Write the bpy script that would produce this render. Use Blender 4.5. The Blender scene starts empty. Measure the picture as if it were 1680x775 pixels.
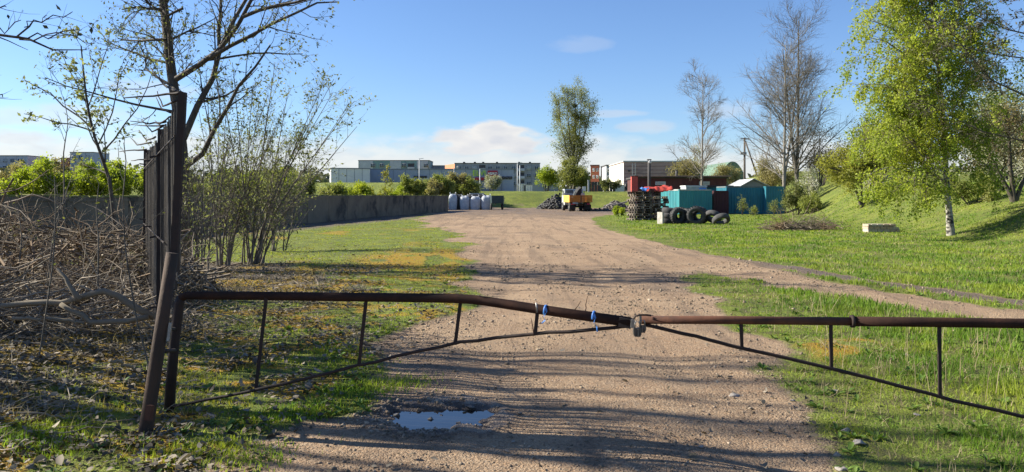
import bpy, math, random
import numpy as np
from mathutils import Vector, Matrix

# ------------------------------------------------------------------ camera, sky, sun
scene = bpy.context.scene
COL = scene.collection
EYE, FPX, CX, HY = 1.55, 1250.0, 840.0, 320.0

cam_d = bpy.data.cameras.new("camera")
cam_d.sensor_width = 36.0
cam_d.lens = FPX / 1680.0 * 36.0
cam_d.shift_y = -(387.5 - HY) / 1680.0
cam_d.clip_start = 0.05
cam_d.clip_end = 3000.0
cam = bpy.data.objects.new("camera", cam_d)
cam.location = (0, 0, EYE)
cam.rotation_euler = (math.radians(90), 0, 0)
COL.objects.link(cam)
scene.camera = cam

SUN_EL, SUN_AZ = math.radians(32.0), math.radians(12.0)     # azimuth: degrees ahead of due left
to_sun = Vector((-math.cos(SUN_EL) * math.cos(SUN_AZ), math.cos(SUN_EL) * math.sin(SUN_AZ), math.sin(SUN_EL)))
sun_d = bpy.data.lights.new("sun", 'SUN')
sun_d.energy = 5.0
sun_d.angle = math.radians(0.5)
sun_d.color = (1.0, 0.94, 0.80)
sun = bpy.data.objects.new("sun", sun_d)
sun.rotation_euler = to_sun.to_track_quat('Z', 'Y').to_euler()
sun.location = (-30, 10, 30)
COL.objects.link(sun)

world = bpy.data.worlds.new("World")
scene.world = world
world.use_nodes = True
SKY_STRENGTH = 0.053
def build_world():
    nt = world.node_tree
    nt.nodes.clear()
    L = nt.links.new
    def N(t, **kw):
        n = nt.nodes.new(t)
        for k, v in kw.items():
            setattr(n, k, v)
        return n
    def M(op, a, b=None, c=None, clamp=False):
        n = N('ShaderNodeMath', operation=op, use_clamp=clamp)
        for i, v in enumerate((a, b, c)):
            if v is None:
                continue
            if isinstance(v, (int, float)):
                n.inputs[i].default_value = v
            else:
                L(v, n.inputs[i])
        return n.outputs[0]
    sky = N('ShaderNodeTexSky', sky_type='NISHITA')
    sky.sun_disc = False
    sky.sun_elevation = SUN_EL
    sky.sun_rotation = math.atan2(to_sun.x, to_sun.y)
    sky.altitude = 50
    sky.air_density = 1.0
    sky.dust_density = 0.25
    sky.ozone_density = 2.5
    tc = N('ShaderNodeTexCoord')
    sep = N('ShaderNodeSeparateXYZ')
    L(tc.outputs['Generated'], sep.inputs[0])
    x, y, z = sep.outputs
    az = M('ARCTAN2', x, y)                      # radians, 0 = straight ahead
    el = M('ARCSINE', z)
    # noise on (az, el) with el stretched so clouds lie flat
    comb = N('ShaderNodeCombineXYZ')
    L(az, comb.inputs[0]); L(M('MULTIPLY', el, 2.6), comb.inputs[1]); comb.inputs[2].default_value = 3.7
    n1 = N('ShaderNodeTexNoise'); n1.inputs['Scale'].default_value = 7.0
    n1.inputs['Detail'].default_value = 6.0; n1.inputs['Roughness'].default_value = 0.55
    L(comb.outputs[0], n1.inputs['Vector'])
    n2 = N('ShaderNodeTexNoise'); n2.inputs['Scale'].default_value = 26.0
    n2.inputs['Detail'].default_value = 5.0
    L(comb.outputs[0], n2.inputs['Vector'])
    nz = n1.outputs['Fac']; nf = n2.outputs['Fac']
    # low bank of cloud round the horizon
    def smooth(v, a, b):
        n = N('ShaderNodeMapRange', interpolation_type='SMOOTHSTEP')
        L(v, n.inputs[0]); n.inputs[1].default_value = a; n.inputs[2].default_value = b
        return n.outputs[0]
    top = M('ADD', 0.020, M('MULTIPLY', nz, 0.085))
    bank = smooth(M('ADD', M('SUBTRACT', top, el), M('MULTIPLY', M('SUBTRACT', nf, 0.5), 0.03)), -0.016, 0.018)
    dens = M('MULTIPLY', bank, 0.78)
    shade = M('MULTIPLY', dens, 0.0)
    # single clouds: azimuth, elevation (rad), half widths, strength, greyness
    def px(u, v):
        a = math.atan((u - CX) / FPX)
        return a, math.atan((HY - v) / math.hypot(FPX, u - CX))
    for (u, v, wu, wv, s, g) in [(798, 234, 110, 24, 1.3, .12), (845, 236, 46, 18, .6, .5), (808, 222, 62, 20, 1.5, .0), (1062, 208, 46, 12, .50, 1.0),
                                 (955, 72, 50, 14, .16, .75), (1005, 187, 52, 7, .40, 1.0), (1190, 180, 60, 15, .42, .9),
                                 (110, 190, 120, 18, .45, .15), (255, 150, 70, 16, .35, .15), (1085, 250, 50, 14, .55, .7),
                                 (30, 235, 70, 18, .8, .05), (420, 250, 190, 26, .6, .2), (690, 240, 60, 10, .5, .5)]:
        a0, e0 = px(u, v)
        da = M('DIVIDE', M('SUBTRACT', az, a0), wu / FPX)
        de = M('DIVIDE', M('SUBTRACT', el, e0), wv / FPX)
        d2 = M('ADD', M('POWER', M('ABSOLUTE', da), 2.0), M('POWER', M('ABSOLUTE', de), 2.0))
        d2 = M('ADD', d2, M('ADD', M('MULTIPLY', M('SUBTRACT', nf, 0.5), 2.6), M('MULTIPLY', M('SUBTRACT', nz, 0.5), 2.2)))
        b = M('MULTIPLY', smooth(d2, 1.3, 0.0), s)
        dens = M('MAXIMUM', dens, b)
        shade = M('MAXIMUM', shade, M('MULTIPLY', b, g * .9))
    # cloud colour: sunlit cream tops, blue-grey undersides
    mixc = N('ShaderNodeMix', data_type='RGBA')
    mixc.inputs[6].default_value = (7.4, 7.3, 7.1, 1)
    mixc.inputs[7].default_value = (4.6, 5.0, 5.9, 1)
    L(M('ADD', shade, M('MULTIPLY', M('SUBTRACT', 0.62, nf), 1.1), None, True), mixc.inputs[0])
    tint = N('ShaderNodeMix', data_type='RGBA', blend_type='MULTIPLY')
    tint.inputs[0].default_value = 1.0
    tint.inputs[7].default_value = (.90, 1.07, 1.36, 1)
    L(sky.outputs[0], tint.inputs[6])
    mix = N('ShaderNodeMix', data_type='RGBA')
    L(dens, mix.inputs[0]); L(tint.outputs[2], mix.inputs[6]); L(mixc.outputs[2], mix.inputs[7])
    bg = N('ShaderNodeBackground'); bg.inputs[1].default_value = SKY_STRENGTH
    L(mix.outputs[2], bg.inputs[0])
    out = N('ShaderNodeOutputWorld')
    L(bg.outputs[0], out.inputs[0])
build_world()

scene.view_settings.view_transform = 'Standard'
scene.view_settings.look = 'None'
scene.view_settings.gamma = 1.0
scene.view_settings.exposure = 1.25
scene.view_settings.use_curve_mapping = False
scene.render.engine = 'CYCLES'
scene.cycles.max_bounces = 6
scene.cycles.transparent_max_bounces = 8
scene.cycles.use_denoising = True

RNG = np.random.default_rng(11)
random.seed(5)

def P(px, py, Y):
    """point at distance Y ahead whose direction is that of a photo pixel"""
    return ((px - CX) / FPX * Y, Y, EYE - (py - HY) / FPX * Y)
def GX(px, Y):
    return (px - CX) / FPX * Y

# ------------------------------------------------------------------ noise + terrain functions
def _h(ix, iy, s):
    v = np.sin(ix * 127.1 + iy * 311.7 + s * 74.7) * 43758.5453
    return v - np.floor(v)
def vnoise(x, y, s=0):
    x = np.asarray(x, float); y = np.asarray(y, float)
    ix = np.floor(x); iy = np.floor(y)
    fx = x - ix; fy = y - iy
    fx = fx * fx * (3 - 2 * fx); fy = fy * fy * (3 - 2 * fy)
    a = _h(ix, iy, s); b = _h(ix + 1, iy, s); c = _h(ix, iy + 1, s); d = _h(ix + 1, iy + 1, s)
    return (a * (1 - fx) + b * fx) * (1 - fy) + (c * (1 - fx) + d * fx) * fy
def fbm(x, y, s=0, o=4):
    t = 0; a = .5; n = 0
    for i in range(o):
        t = t + a * vnoise(x, y, s + i * 3.1); n += a
        x = np.asarray(x) * 2.03 + 11.3; y = np.asarray(y) * 2.03 + 5.7; a *= .5
    return t / n
def sstep(a, b, v):
    t = np.clip((v - a) / (b - a), 0, 1)
    return t * t * (3 - 2 * t)

XL = np.array([[-5, -2.3], [2, -1.7], [4.26, -1.45], [6.05, -1.2], [8.1, -.98], [12.1, -.72], [16.1, -.9], [22.8, -1.3], [27, -1.9], [32, -2.7], [39, -4.2], [46, -5.4], [55, -6.6], [65, -7.2], [78, -7.5], [92, -9]])
XR = np.array([[-5, 2.0], [2, 1.95], [4.26, 1.98], [5.4, 2.1], [6.5, 2.3], [8.1, 2.6], [9.7, 2.8], [12.1, 2.9], [14.0, 3.1], [15, 3.6], [24, 4.6], [35, 4.1], [43, 4.7], [52, 5.5], [60, 7.6], [70, 11], [80, 15], [92, 18]])
TLo = np.array([[3.0, 14.9], [3.6, 14.4], [4.4, 13.4], [5.1, 11.4], [5.7, 10.0], [7, 8.2], [9, 6.4], [13, 4.2], [30, 0]])
TUp = np.array([[3.0, 36], [4.1, 35], [4.65, 24], [5.3, 19], [5.8, 17.2], [6.5, 13.6], [7.4, 11.3], [9, 9], [12, 6.9], [30, 2]])

PUD = (-0.50, 5.37, 0.33, 0.27)
def pud_d(x, y):
    dx = (x - PUD[0]) / PUD[2]; dy = (y - PUD[1]) / PUD[3]
    d = np.sqrt(dx * dx + dy * dy)
    return d + (fbm(x * 6, y * 6, 9, 3) - .5) * 1.1 + (fbm(x * 21, y * 21, 13, 2) - .5) * .45

def wall_x(y):
    return -6.2 - .154 * (74 - y)

def ground_h(x, y):
    x = np.asarray(x, float); y = np.asarray(y, float)
    m = road_mask(x, y)
    h = (fbm(x * .35, y * .35, 1, 3) - .5) * .14 * (1 - .6 * m)
    h = h + (fbm(x * 2.2, y * 2.2, 2, 3) - .5) * (.05 - .02 * m)
    # wheel tracks along the road
    h = h - .02 * m * (np.exp(-((x + .1) / .35) ** 2) + np.exp(-((x - 1.5) / .35) ** 2)) * sstep(60, 40, y)
    # bank on the right
    xf = 15.5 + .2 * (y - 30)
    H = np.clip(1.5 + (y - 30) * .04, 1.0, 2.6)
    h = h + H * sstep(0, 6, x - xf) * sstep(8, 26, y)
    # raised yard behind the retaining wall
    wx = wall_x(np.clip(y, 10, 84))
    h = h + 1.2 * sstep(.6, 6, wx - x) * sstep(0, 14, y)
    # mound of soil in the left foreground
    h = h + .18 * sstep(-2.4, -4.5, x) * sstep(11, 5, y)
    # grass bank closing the yard
    h = h + 2.0 * sstep(91, 101, y + (fbm(x * .08, y * .0, 4, 2) - .5) * 8) * sstep(420, 200, y)
    # puddle hollow
    near = np.exp(-(((x - PUD[0]) / .8) ** 2 + ((y - PUD[1]) / .7) ** 2))
    h = h * (1 - near)
    h = h - .06 * sstep(1.35, .55, pud_d(x, y))
    h = h + .014 * np.exp(-((pud_d(x, y) - 1.55) / .25) ** 2)
    return h

def road_mask(x, y):
    n = (fbm(x * .9, y * .9, 21, 4) - .5)
    w = 1.0 + np.clip(y - 20, 0, 40) * .05
    wob = n * 1.5 * w
    wn = n * 1.1
    a = sstep(-.28, .28, x - np.interp(y, XL[:, 0], XL[:, 1]) + wob)
    b = sstep(-.22, .22, np.interp(y, XR[:, 0], XR[:, 1]) - x + wn)
    return a * b * sstep(93, 88, y + n * 8)

def track_parts(x, y):
    n = (fbm(x * 1.1, y * 1.1, 27, 4) - .5)
    lo = np.interp(x, TLo[:, 0], TLo[:, 1]); up = np.interp(x, TUp[:, 0], TUp[:, 1])
    s = (y - lo) / np.maximum(up - lo, .3) + n * .35
    ok = (x > 2.7) & (x < 30)
    inside = sstep(-.06, .06, s) * sstep(1.06, .96, s) * ok
    wide = sstep(5.9, 5.2, x)
    light = sstep(.44, .34, s) * sstep(8.5, 6.2, x + n * 2)
    dark = sstep(.58, .74, s) * sstep(4.6, 6.0, x)
    soil = np.maximum(wide, np.maximum(light, dark)) * inside
    return soil, dark * inside

def masks(x, y):
    """road, litter, moss, dark (all 0..1)"""
    r = road_mask(x, y)
    ts, td = track_parts(x, y)
    road = np.maximum(r, ts)
    n1 = fbm(x * .7, y * .7, 31, 4); n2 = fbm(x * 1.6, y * 1.6, 37, 4); n3 = fbm(x * 3.5, y * 3.5, 41, 3)
    left = sstep(.2, -.2, x - np.interp(y, XL[:, 0], XL[:, 1]) + (n1 - .5) * 1.0)
    # litter: under the shrubs and in the left foreground, thinning towards the road
    lx = sstep(-2.3, -4.8, x + (n1 - .5) * 4.5)
    lit = left * np.clip(lx * sstep(19, 14, y + (n1 - .5) * 9) * 1.2 + .5 * sstep(.50, .64, n2) * sstep(18, 12, y), 0, 1)
    lit = np.maximum(lit, left * sstep(4.8, 2.0, x - wall_x(np.clip(y, 10, 74))) * sstep(-1.0, .2, x - wall_x(np.clip(y, 10, 74))) * sstep(10, 16, y) * .9)
    moss = left * sstep(.455, .60, n2 * .6 + n3 * .4) * sstep(24, 12, y) * .95
    moss = np.maximum(moss, left * np.exp(-(((x + 2.0) / 1.7) ** 2 + ((y - 18.2) / 3.0) ** 2)) * sstep(.30, .52, n2) * 1.5)
    moss = np.maximum(moss, left * sstep(.5, .72, n1) * sstep(20, 24, y) * sstep(44, 30, y) * .7)
    # small mossy patch on the right verge
    moss = np.maximum(moss, np.exp(-(((x - 3.3) / .7) ** 2 + ((y - 7.9) / 1.0) ** 2)) * sstep(.42, .6, n2) * (1 - road) * 1.1)
    dark = td * .9
    yard = sstep(44, 66, y + (n1 - .5) * 30) * r * (.45 + .5 * n2)
    dark = np.maximum(dark, yard)
    d = pud_d(x, y)
    dark = np.maximum(dark, sstep(2.1, 1.35, d))
    dark = np.maximum(dark, .5 * np.exp(-(((x - .55) / .45) ** 2 + ((y - 7.3) / .6) ** 2)))
    edge = sstep(.05, .5, road) * sstep(.98, .6, road)
    dark = np.maximum(dark, edge * .45)
    return np.clip(road, 0, 1), np.clip(lit, 0, 1), np.clip(moss, 0, 1), np.clip(dark, 0, 1)

def gz(x, y):
    return float(ground_h(np.array([x]), np.array([y]))[0])

# ------------------------------------------------------------------ mesh helpers
def mesh_from(name, V, faces, mats, face_mats=None, smooth=False):
    """faces: list of int arrays (n,k)"""
    V = np.asarray(V, np.float32)
    me = bpy.data.meshes.new(name)
    faces = [np.asarray(f, np.int32) for f in faces if len(f)]
    nl = sum(f.size for f in faces); nf = sum(len(f) for f in faces)
    me.vertices.add(len(V)); me.vertices.foreach_set("co", V.ravel())
    me.loops.add(nl); me.polygons.add(nf)
    me.loops.foreach_set("vertex_index", np.concatenate([f.ravel() for f in faces]))
    sizes = np.concatenate([np.full(len(f), f.shape[1], np.int32) for f in faces])
    starts = np.concatenate([[0], np.cumsum(sizes)[:-1]]).astype(np.int32)
    me.polygons.foreach_set("loop_start", starts)
    if isinstance(mats, (list, tuple)):
        for m in mats:
            me.materials.append(m)
    else:
        me.materials.append(mats)
    if face_mats is not None:
        me.polygons.foreach_set("material_index", np.asarray(face_mats, np.int32))
    if smooth is True:
        me.polygons.foreach_set("use_smooth", np.ones(nf, bool))
    elif smooth is not False:
        me.polygons.foreach_set("use_smooth", np.asarray(smooth, bool))
    me.update(calc_edges=True)
    return me

ORG = {}
def link(name, me, parent=None):
    o = bpy.data.objects.new(name, me)
    COL.objects.link(o)
    if parent is not None:
        o.parent = parent
        ORG[o.name] = ORG.get(parent.name, (0, 0, 0))
    return o
def tag(o, label=None, cat=None, group=None, kind=None):
    if label: o["label"] = label
    if cat: o["category"] = cat
    if group: o["group"] = group
    if kind: o["kind"] = kind
    return o
def thing(name, label, cat, loc=(0, 0, 0), group=None, rz=0.0, local=False):
    o = bpy.data.objects.new(name, None)
    o.empty_display_size = .2
    COL.objects.link(o)
    o.location = loc
    o.rotation_euler = (0, 0, rz)
    ORG[o.name] = (0, 0, 0) if local else tuple(loc)
    return tag(o, label, cat, group)
def copy_tree(src, loc=None, rz=None, label=None, parent=None):
    c = src.copy(); COL.objects.link(c)
    c.parent = parent
    if loc is not None: c.location = loc
    if rz is not None: c.rotation_euler = (0, 0, rz)
    if label: c["label"] = label
    for ch in list(src.children):
        copy_tree(ch, parent=c)
    return c

class MB:
    def __init__(s):
        s.v = []; s.f = {}; s.n = 0; s.sm = {}
    def add(s, V, F, smooth=False):
        V = np.asarray(V, float).reshape(-1, 3)
        for f in F:
            key = (len(f), smooth)
            s.f.setdefault(key, []).append([i + s.n for i in f])
        s.v.append(V); s.n += len(V)
        return s
    def box(s, c, d, rot=None, taper=None):
        x, y, z = d[0] / 2, d[1] / 2, d[2] / 2
        V = np.array([[-x, -y, -z], [x, -y, -z], [x, y, -z], [-x, y, -z], [-x, -y, z], [x, -y, z], [x, y, z], [-x, y, z]])
        if taper: V[4:, :2] *= taper
        if rot is not None:
            V = V @ np.array(Matrix.Rotation(rot, 3, 'Z') if isinstance(rot, (int, float)) else rot).T
        return s.add(V + np.array(c), [(0, 3, 2, 1), (4, 5, 6, 7), (0, 1, 5, 4), (1, 2, 6, 5), (2, 3, 7, 6), (3, 0, 4, 7)])
    def bar(s, a, b, w, h, roll=(0, 0, 1)):
        """rectangular bar from a to b"""
        a = Vector(a); b = Vector(b); t = (b - a).normalized()
        r = Vector(roll)
        if abs(t.dot(r)) > .95: r = Vector((1, 0, 0))
        u = t.cross(r).normalized(); v = u.cross(t)
        V = []
        for p in (a, b):
            for (i, j) in ((-1, -1), (1, -1), (1, 1), (-1, 1)):
                V.append(p + u * (i * w / 2) + v * (j * h / 2))
        return s.add([tuple(q) for q in V], [(0, 3, 2, 1), (4, 5, 6, 7), (0, 1, 5, 4), (1, 2, 6, 5), (2, 3, 7, 6), (3, 0, 4, 7)])
    def tube(s, pts, r, k=10, caps=True):
        pts = np.asarray(pts, float)
        rad = np.full(len(pts), r) if np.isscalar(r) else np.asarray(r, float)
        V, Q = tubes(pts[None], rad[None], k)
        F = [tuple(q) for q in Q]
        s.add(V, F, True)
        if caps:
            n = len(pts)
            base = s.n - len(V)
            s.f.setdefault((k, False), []).append([base + i for i in range(k)][::-1])
            s.f.setdefault((k, False), []).append([base + (n - 1) * k + i for i in range(k)])
        return s
    def torus(s, c, R, r, axis=(1, 0, 0), K=28, k=12, squash=1.0):
        ax = Vector(axis).normalized()
        u = ax.orthogonal().normalized(); w = ax.cross(u)
        V = []; F = []
        for i in range(K):
            a = 2 * math.pi * i / K
            d = u * math.cos(a) + w * math.sin(a)
            for j in range(k):
                b = 2 * math.pi * j / k
                cb, sb = math.cos(b), math.sin(b)
                cb = math.copysign(abs(cb) ** .7, cb); sb = math.copysign(abs(sb) ** .6, sb)
                V.append(Vector(c) + d * (R + r * cb) + ax * (r * squash * sb))
        for i in range(K):
            for j in range(k):
                F.append((i * k + j, ((i + 1) % K) * k + j, ((i + 1) % K) * k + (j + 1) % k, i * k + (j + 1) % k))
        return s.add([tuple(q) for q in V], F, True)
    def prism(s, poly, z0, z1):
        n = len(poly)
        V = [(x, y, z0) for x, y in poly] + [(x, y, z1) for x, y in poly]
        F = [tuple(range(n))[::-1], tuple(range(n, 2 * n))] + [(i, (i + 1) % n, n + (i + 1) % n, n + i) for i in range(n)]
        return s.add(V, F)
    def build(s, name, mat, parent=None):
        V = np.concatenate(s.v)
        if parent is not None:
            V = V - np.array(ORG.get(parent.name, (0, 0, 0)))
        faces = []; sm = []
        for (k, smo), lst in s.f.items():
            faces.append(np.array(lst, np.int32)); sm.append(np.full(len(lst), smo))
        me = mesh_from(name, V, faces, mat, smooth=np.concatenate(sm))
        return link(name, me, parent)

def tubes(poly, rad, k):
    """poly (N,n,3), rad (N,n) -> verts, quads"""
    N, n, _ = poly.shape
    T = np.empty_like(poly)
    T[:, 1:-1] = poly[:, 2:] - poly[:, :-2]
    T[:, 0] = poly[:, 1] - poly[:, 0]; T[:, -1] = poly[:, -1] - poly[:, -2]
    T /= np.linalg.norm(T, axis=2, keepdims=True) + 1e-9
    ref = np.where(np.abs(T[:, :1, 2:3]) > .9, np.array([1., 0, 0]), np.array([0, 0, 1.]))
    ref = np.broadcast_to(ref, T.shape)
    U = np.cross(T, ref); U /= np.linalg.norm(U, axis=2, keepdims=True) + 1e-9
    W = np.cross(T, U)
    a = np.arange(k) * 2 * np.pi / k
    V = poly[:, :, None] + rad[:, :, None, None] * (U[:, :, None] * np.cos(a)[None, None, :, None] + W[:, :, None] * np.sin(a)[None, None, :, None])
    idx = np.arange(N * n * k).reshape(N, n, k)
    j2 = np.roll(np.arange(k), -1)
    Q = np.stack([idx[:, :-1], idx[:, :-1][:, :, j2], idx[:, 1:][:, :, j2], idx[:, 1:]], -1).reshape(-1, 4)
    return V.reshape(-1, 3), Q

def merge(parts):
    """[(V,F)] -> V, F  with F of equal width"""
    Vs, Fs, n = [], [], 0
    for V, F in parts:
        Vs.append(V); Fs.append(F + n); n += len(V)
    return np.concatenate(Vs), np.concatenate(Fs)

def leaves(rng, pts, size, aspect=.5, droop=0.0, var=.35, flat=0.0):
    """leaf-shaped quads at pts"""
    n = len(pts)
    s = size * (1 + rng.uniform(-var, var, (n, 1)))
    d = rng.normal(size=(n, 3)); d[:, 2] -= droop; d[:, 2] *= (1 - flat)
    d /= np.linalg.norm(d, axis=1, keepdims=True) + 1e-9
    r = rng.normal(size=(n, 3)); r[:, 2] *= (1 - flat)
    u = np.cross(d, r); u /= np.linalg.norm(u, axis=1, keepdims=True) + 1e-9
    if flat > 0:
        u = np.cross(d, np.array([0, 0, 1.]) + rng.normal(size=(n, 3)) * (1 - flat)); u /= np.linalg.norm(u, axis=1, keepdims=True) + 1e-9
    nn = np.cross(d, u)
    V = np.stack([pts, pts + d * s * .45 + u * s * aspect * .5 + nn * s * .08, pts + d * s, pts + d * s * .45 - u * s * aspect * .5 + nn * s * .08], 1)
    Q = np.arange(n * 4).reshape(n, 4)
    return V.reshape(-1, 3), Q

def walk(rng, start, dirn, length, npts, wig, up=0.0, gust=None):
    N = len(start)
    d = dirn / (np.linalg.norm(dirn, axis=1, keepdims=True) + 1e-9)
    out = np.empty((N, npts, 3)); out[:, 0] = start
    step = (length / (npts - 1))[:, None]
    for i in range(1, npts):
        d = d + rng.normal(size=(N, 3)) * wig
        d[:, 2] += up
        d /= np.linalg.norm(d, axis=1, keepdims=True) + 1e-9
        out[:, i] = out[:, i - 1] + d * step
    return out

def spawn(rng, poly, rad, n_per, t0, t1, ang, angv, lenbase, lenvar, rratio, npts, wig, up, taper=.25, tipshrink=.6, rmin=.0):
    N, n, _ = poly.shape
    pid = np.repeat(np.arange(N), n_per)
    t = rng.uniform(t0, t1, len(pid))
    f = t * (n - 1); i = np.minimum(f.astype(int), n - 2); w = (f - i)[:, None]
    base = poly[pid, i] * (1 - w) + poly[pid, i + 1] * w
    tan = poly[pid, i + 1] - poly[pid, i]; tan /= np.linalg.norm(tan, axis=1, keepdims=True) + 1e-9
    r = rng.normal(size=base.shape)
    perp = r - tan * (r * tan).sum(1, keepdims=True); perp /= np.linalg.norm(perp, axis=1, keepdims=True) + 1e-9
    a = np.radians(ang + rng.uniform(-angv, angv, len(pid)))[:, None]
    d = np.cos(a) * tan + np.sin(a) * perp
    L = (lenbase if np.isscalar(lenbase) else np.asarray(lenbase)[pid]) * (1 + rng.uniform(-lenvar, lenvar, len(pid))) * (1 - tipshrink * (t - t0) / max(t1 - t0, 1e-6))
    pr = (rad[pid, i] * (1 - w[:, 0]) + rad[pid, i + 1] * w[:, 0]) * rratio
    pr = np.maximum(pr, rmin)
    p = walk(rng, base, d, L, npts, wig, up)
    rr = pr[:, None] * np.linspace(1, taper, npts)[None]
    return p, rr

# ------------------------------------------------------------------ materials
def new_mat(name):
    m = bpy.data.materials.new(name); m.use_nodes = True
    nt = m.node_tree; nt.nodes.clear()
    return m, nt
def mixrgb(nt, fac, a, b, blend='MIX'):
    n = nt.nodes.new('ShaderNodeMix'); n.data_type = 'RGBA'; n.blend_type = blend
    for sock, v in ((n.inputs[0], fac), (n.inputs[6], a), (n.inputs[7], b)):
        if isinstance(v, (int, float)): sock.default_value = v
        elif isinstance(v, (tuple, list)): sock.default_value = tuple(v) + ((1,) if len(v) == 3 else ())
        else: nt.links.new(v, sock)
    return n.outputs[2]
def noise(nt, vec, scale, detail=4, rough=.55, dist=0.0):
    n = nt.nodes.new('ShaderNodeTexNoise')
    n.inputs['Scale'].default_value = scale; n.inputs['Detail'].default_value = detail
    n.inputs['Roughness'].default_value = rough; n.inputs['Distortion'].default_value = dist
    if vec is not None: nt.links.new(vec, n.inputs['Vector'])
    return n.outputs['Fac']
def maprange(nt, v, a, b, lo=0.0, hi=1.0):
    n = nt.nodes.new('ShaderNodeMapRange'); n.interpolation_type = 'SMOOTHSTEP'
    nt.links.new(v, n.inputs[0])
    for i, q in ((1, a), (2, b), (3, lo), (4, hi)): n.inputs[i].default_value = q
    return n.outputs[0]
def mathn(nt, op, a, b=None):
    n = nt.nodes.new('ShaderNodeMath'); n.operation = op
    for i, v in enumerate((a, b)):
        if v is None: continue
        if isinstance(v, (int, float)): n.inputs[i].default_value = v
        else: nt.links.new(v, n.inputs[i])
    return n.outputs[0]
def texvec(nt, kind='Object', scale=None):
    tc = nt.nodes.new('ShaderNodeTexCoord')
    v = tc.outputs[kind]
    if scale:
        mp = nt.nodes.new('ShaderNodeMapping'); nt.links.new(v, mp.inputs[0])
        mp.inputs['Scale'].default_value = scale; v = mp.outputs[0]
    return v

def pmat(name, c1, c2=None, scale=6.0, rough=.7, metal=0.0, bump=.3, bscale=None, c3=None, c3scale=1.5, c3lo=.52, c3hi=.68, stretch=None, spec=.4, bdist=.01):
    """painted / weathered surface: two-tone noise, an optional third colour in patches, relief"""
    m, nt = new_mat(name)
    v = texvec(nt, 'Object', stretch)
    c2 = c2 or tuple(x * .75 for x in c1)
    col = mixrgb(nt, maprange(nt, noise(nt, v, scale, 5), .3, .7), c1, c2)
    if c3:
        col = mixrgb(nt, maprange(nt, noise(nt, v, c3scale, 6, .65), c3lo, c3hi), col, c3)
    b = nt.nodes.new('ShaderNodeBsdfPrincipled')
    nt.links.new(col, b.inputs['Base Color'])
    b.inputs['Roughness'].default_value = rough; b.inputs['Metallic'].default_value = metal
    b.inputs['Specular IOR Level'].default_value = spec
    if bump:
        bp = nt.nodes.new('ShaderNodeBump'); bp.inputs['Strength'].default_value = bump; bp.inputs['Distance'].default_value = bdist
        nt.links.new(noise(nt, v, bscale or scale * 4, 5, .65), bp.inputs['Height'])
        nt.links.new(bp.outputs[0], b.inputs['Normal'])
    o = nt.nodes.new('ShaderNodeOutputMaterial'); nt.links.new(b.outputs[0], o.inputs[0])
    return m

def leafmat(name, c1, c2, c3=None, trans=.35, patch=.6, rough=.6):
    """foliage: colour varies leaf by leaf and in broad patches, light passes through"""
    m, nt = new_mat(name)
    g = nt.nodes.new('ShaderNodeNewGeometry')
    col = mixrgb(nt, g.outputs['Random Per Island'], c1, c2)
    if c3:
        col = mixrgb(nt, maprange(nt, noise(nt, texvec(nt), patch, 3), .42, .62), col, c3)
    col = mixrgb(nt, mathn(nt, 'MULTIPLY', mathn(nt, 'FRACT', mathn(nt, 'MULTIPLY', g.outputs['Random Per Island'], 37.7)), .35), col, (.02, .03, .01))
    d = nt.nodes.new('ShaderNodeBsdfPrincipled'); d.inputs['Roughness'].default_value = rough
    d.inputs['Specular IOR Level'].default_value = .25
    nt.links.new(col, d.inputs['Base Color'])
    t = nt.nodes.new('ShaderNodeBsdfTranslucent')
    nt.links.new(mixrgb(nt, 1.0, col, (1.25, 1.25, .7), 'MULTIPLY'), t.inputs[0])
    mx = nt.nodes.new('ShaderNodeMixShader'); mx.inputs[0].default_value = trans
    nt.links.new(d.outputs[0], mx.inputs[1]); nt.links.new(t.outputs[0], mx.inputs[2])
    o = nt.nodes.new('ShaderNodeOutputMaterial'); nt.links.new(mx.outputs[0], o.inputs[0])
    return m

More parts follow.
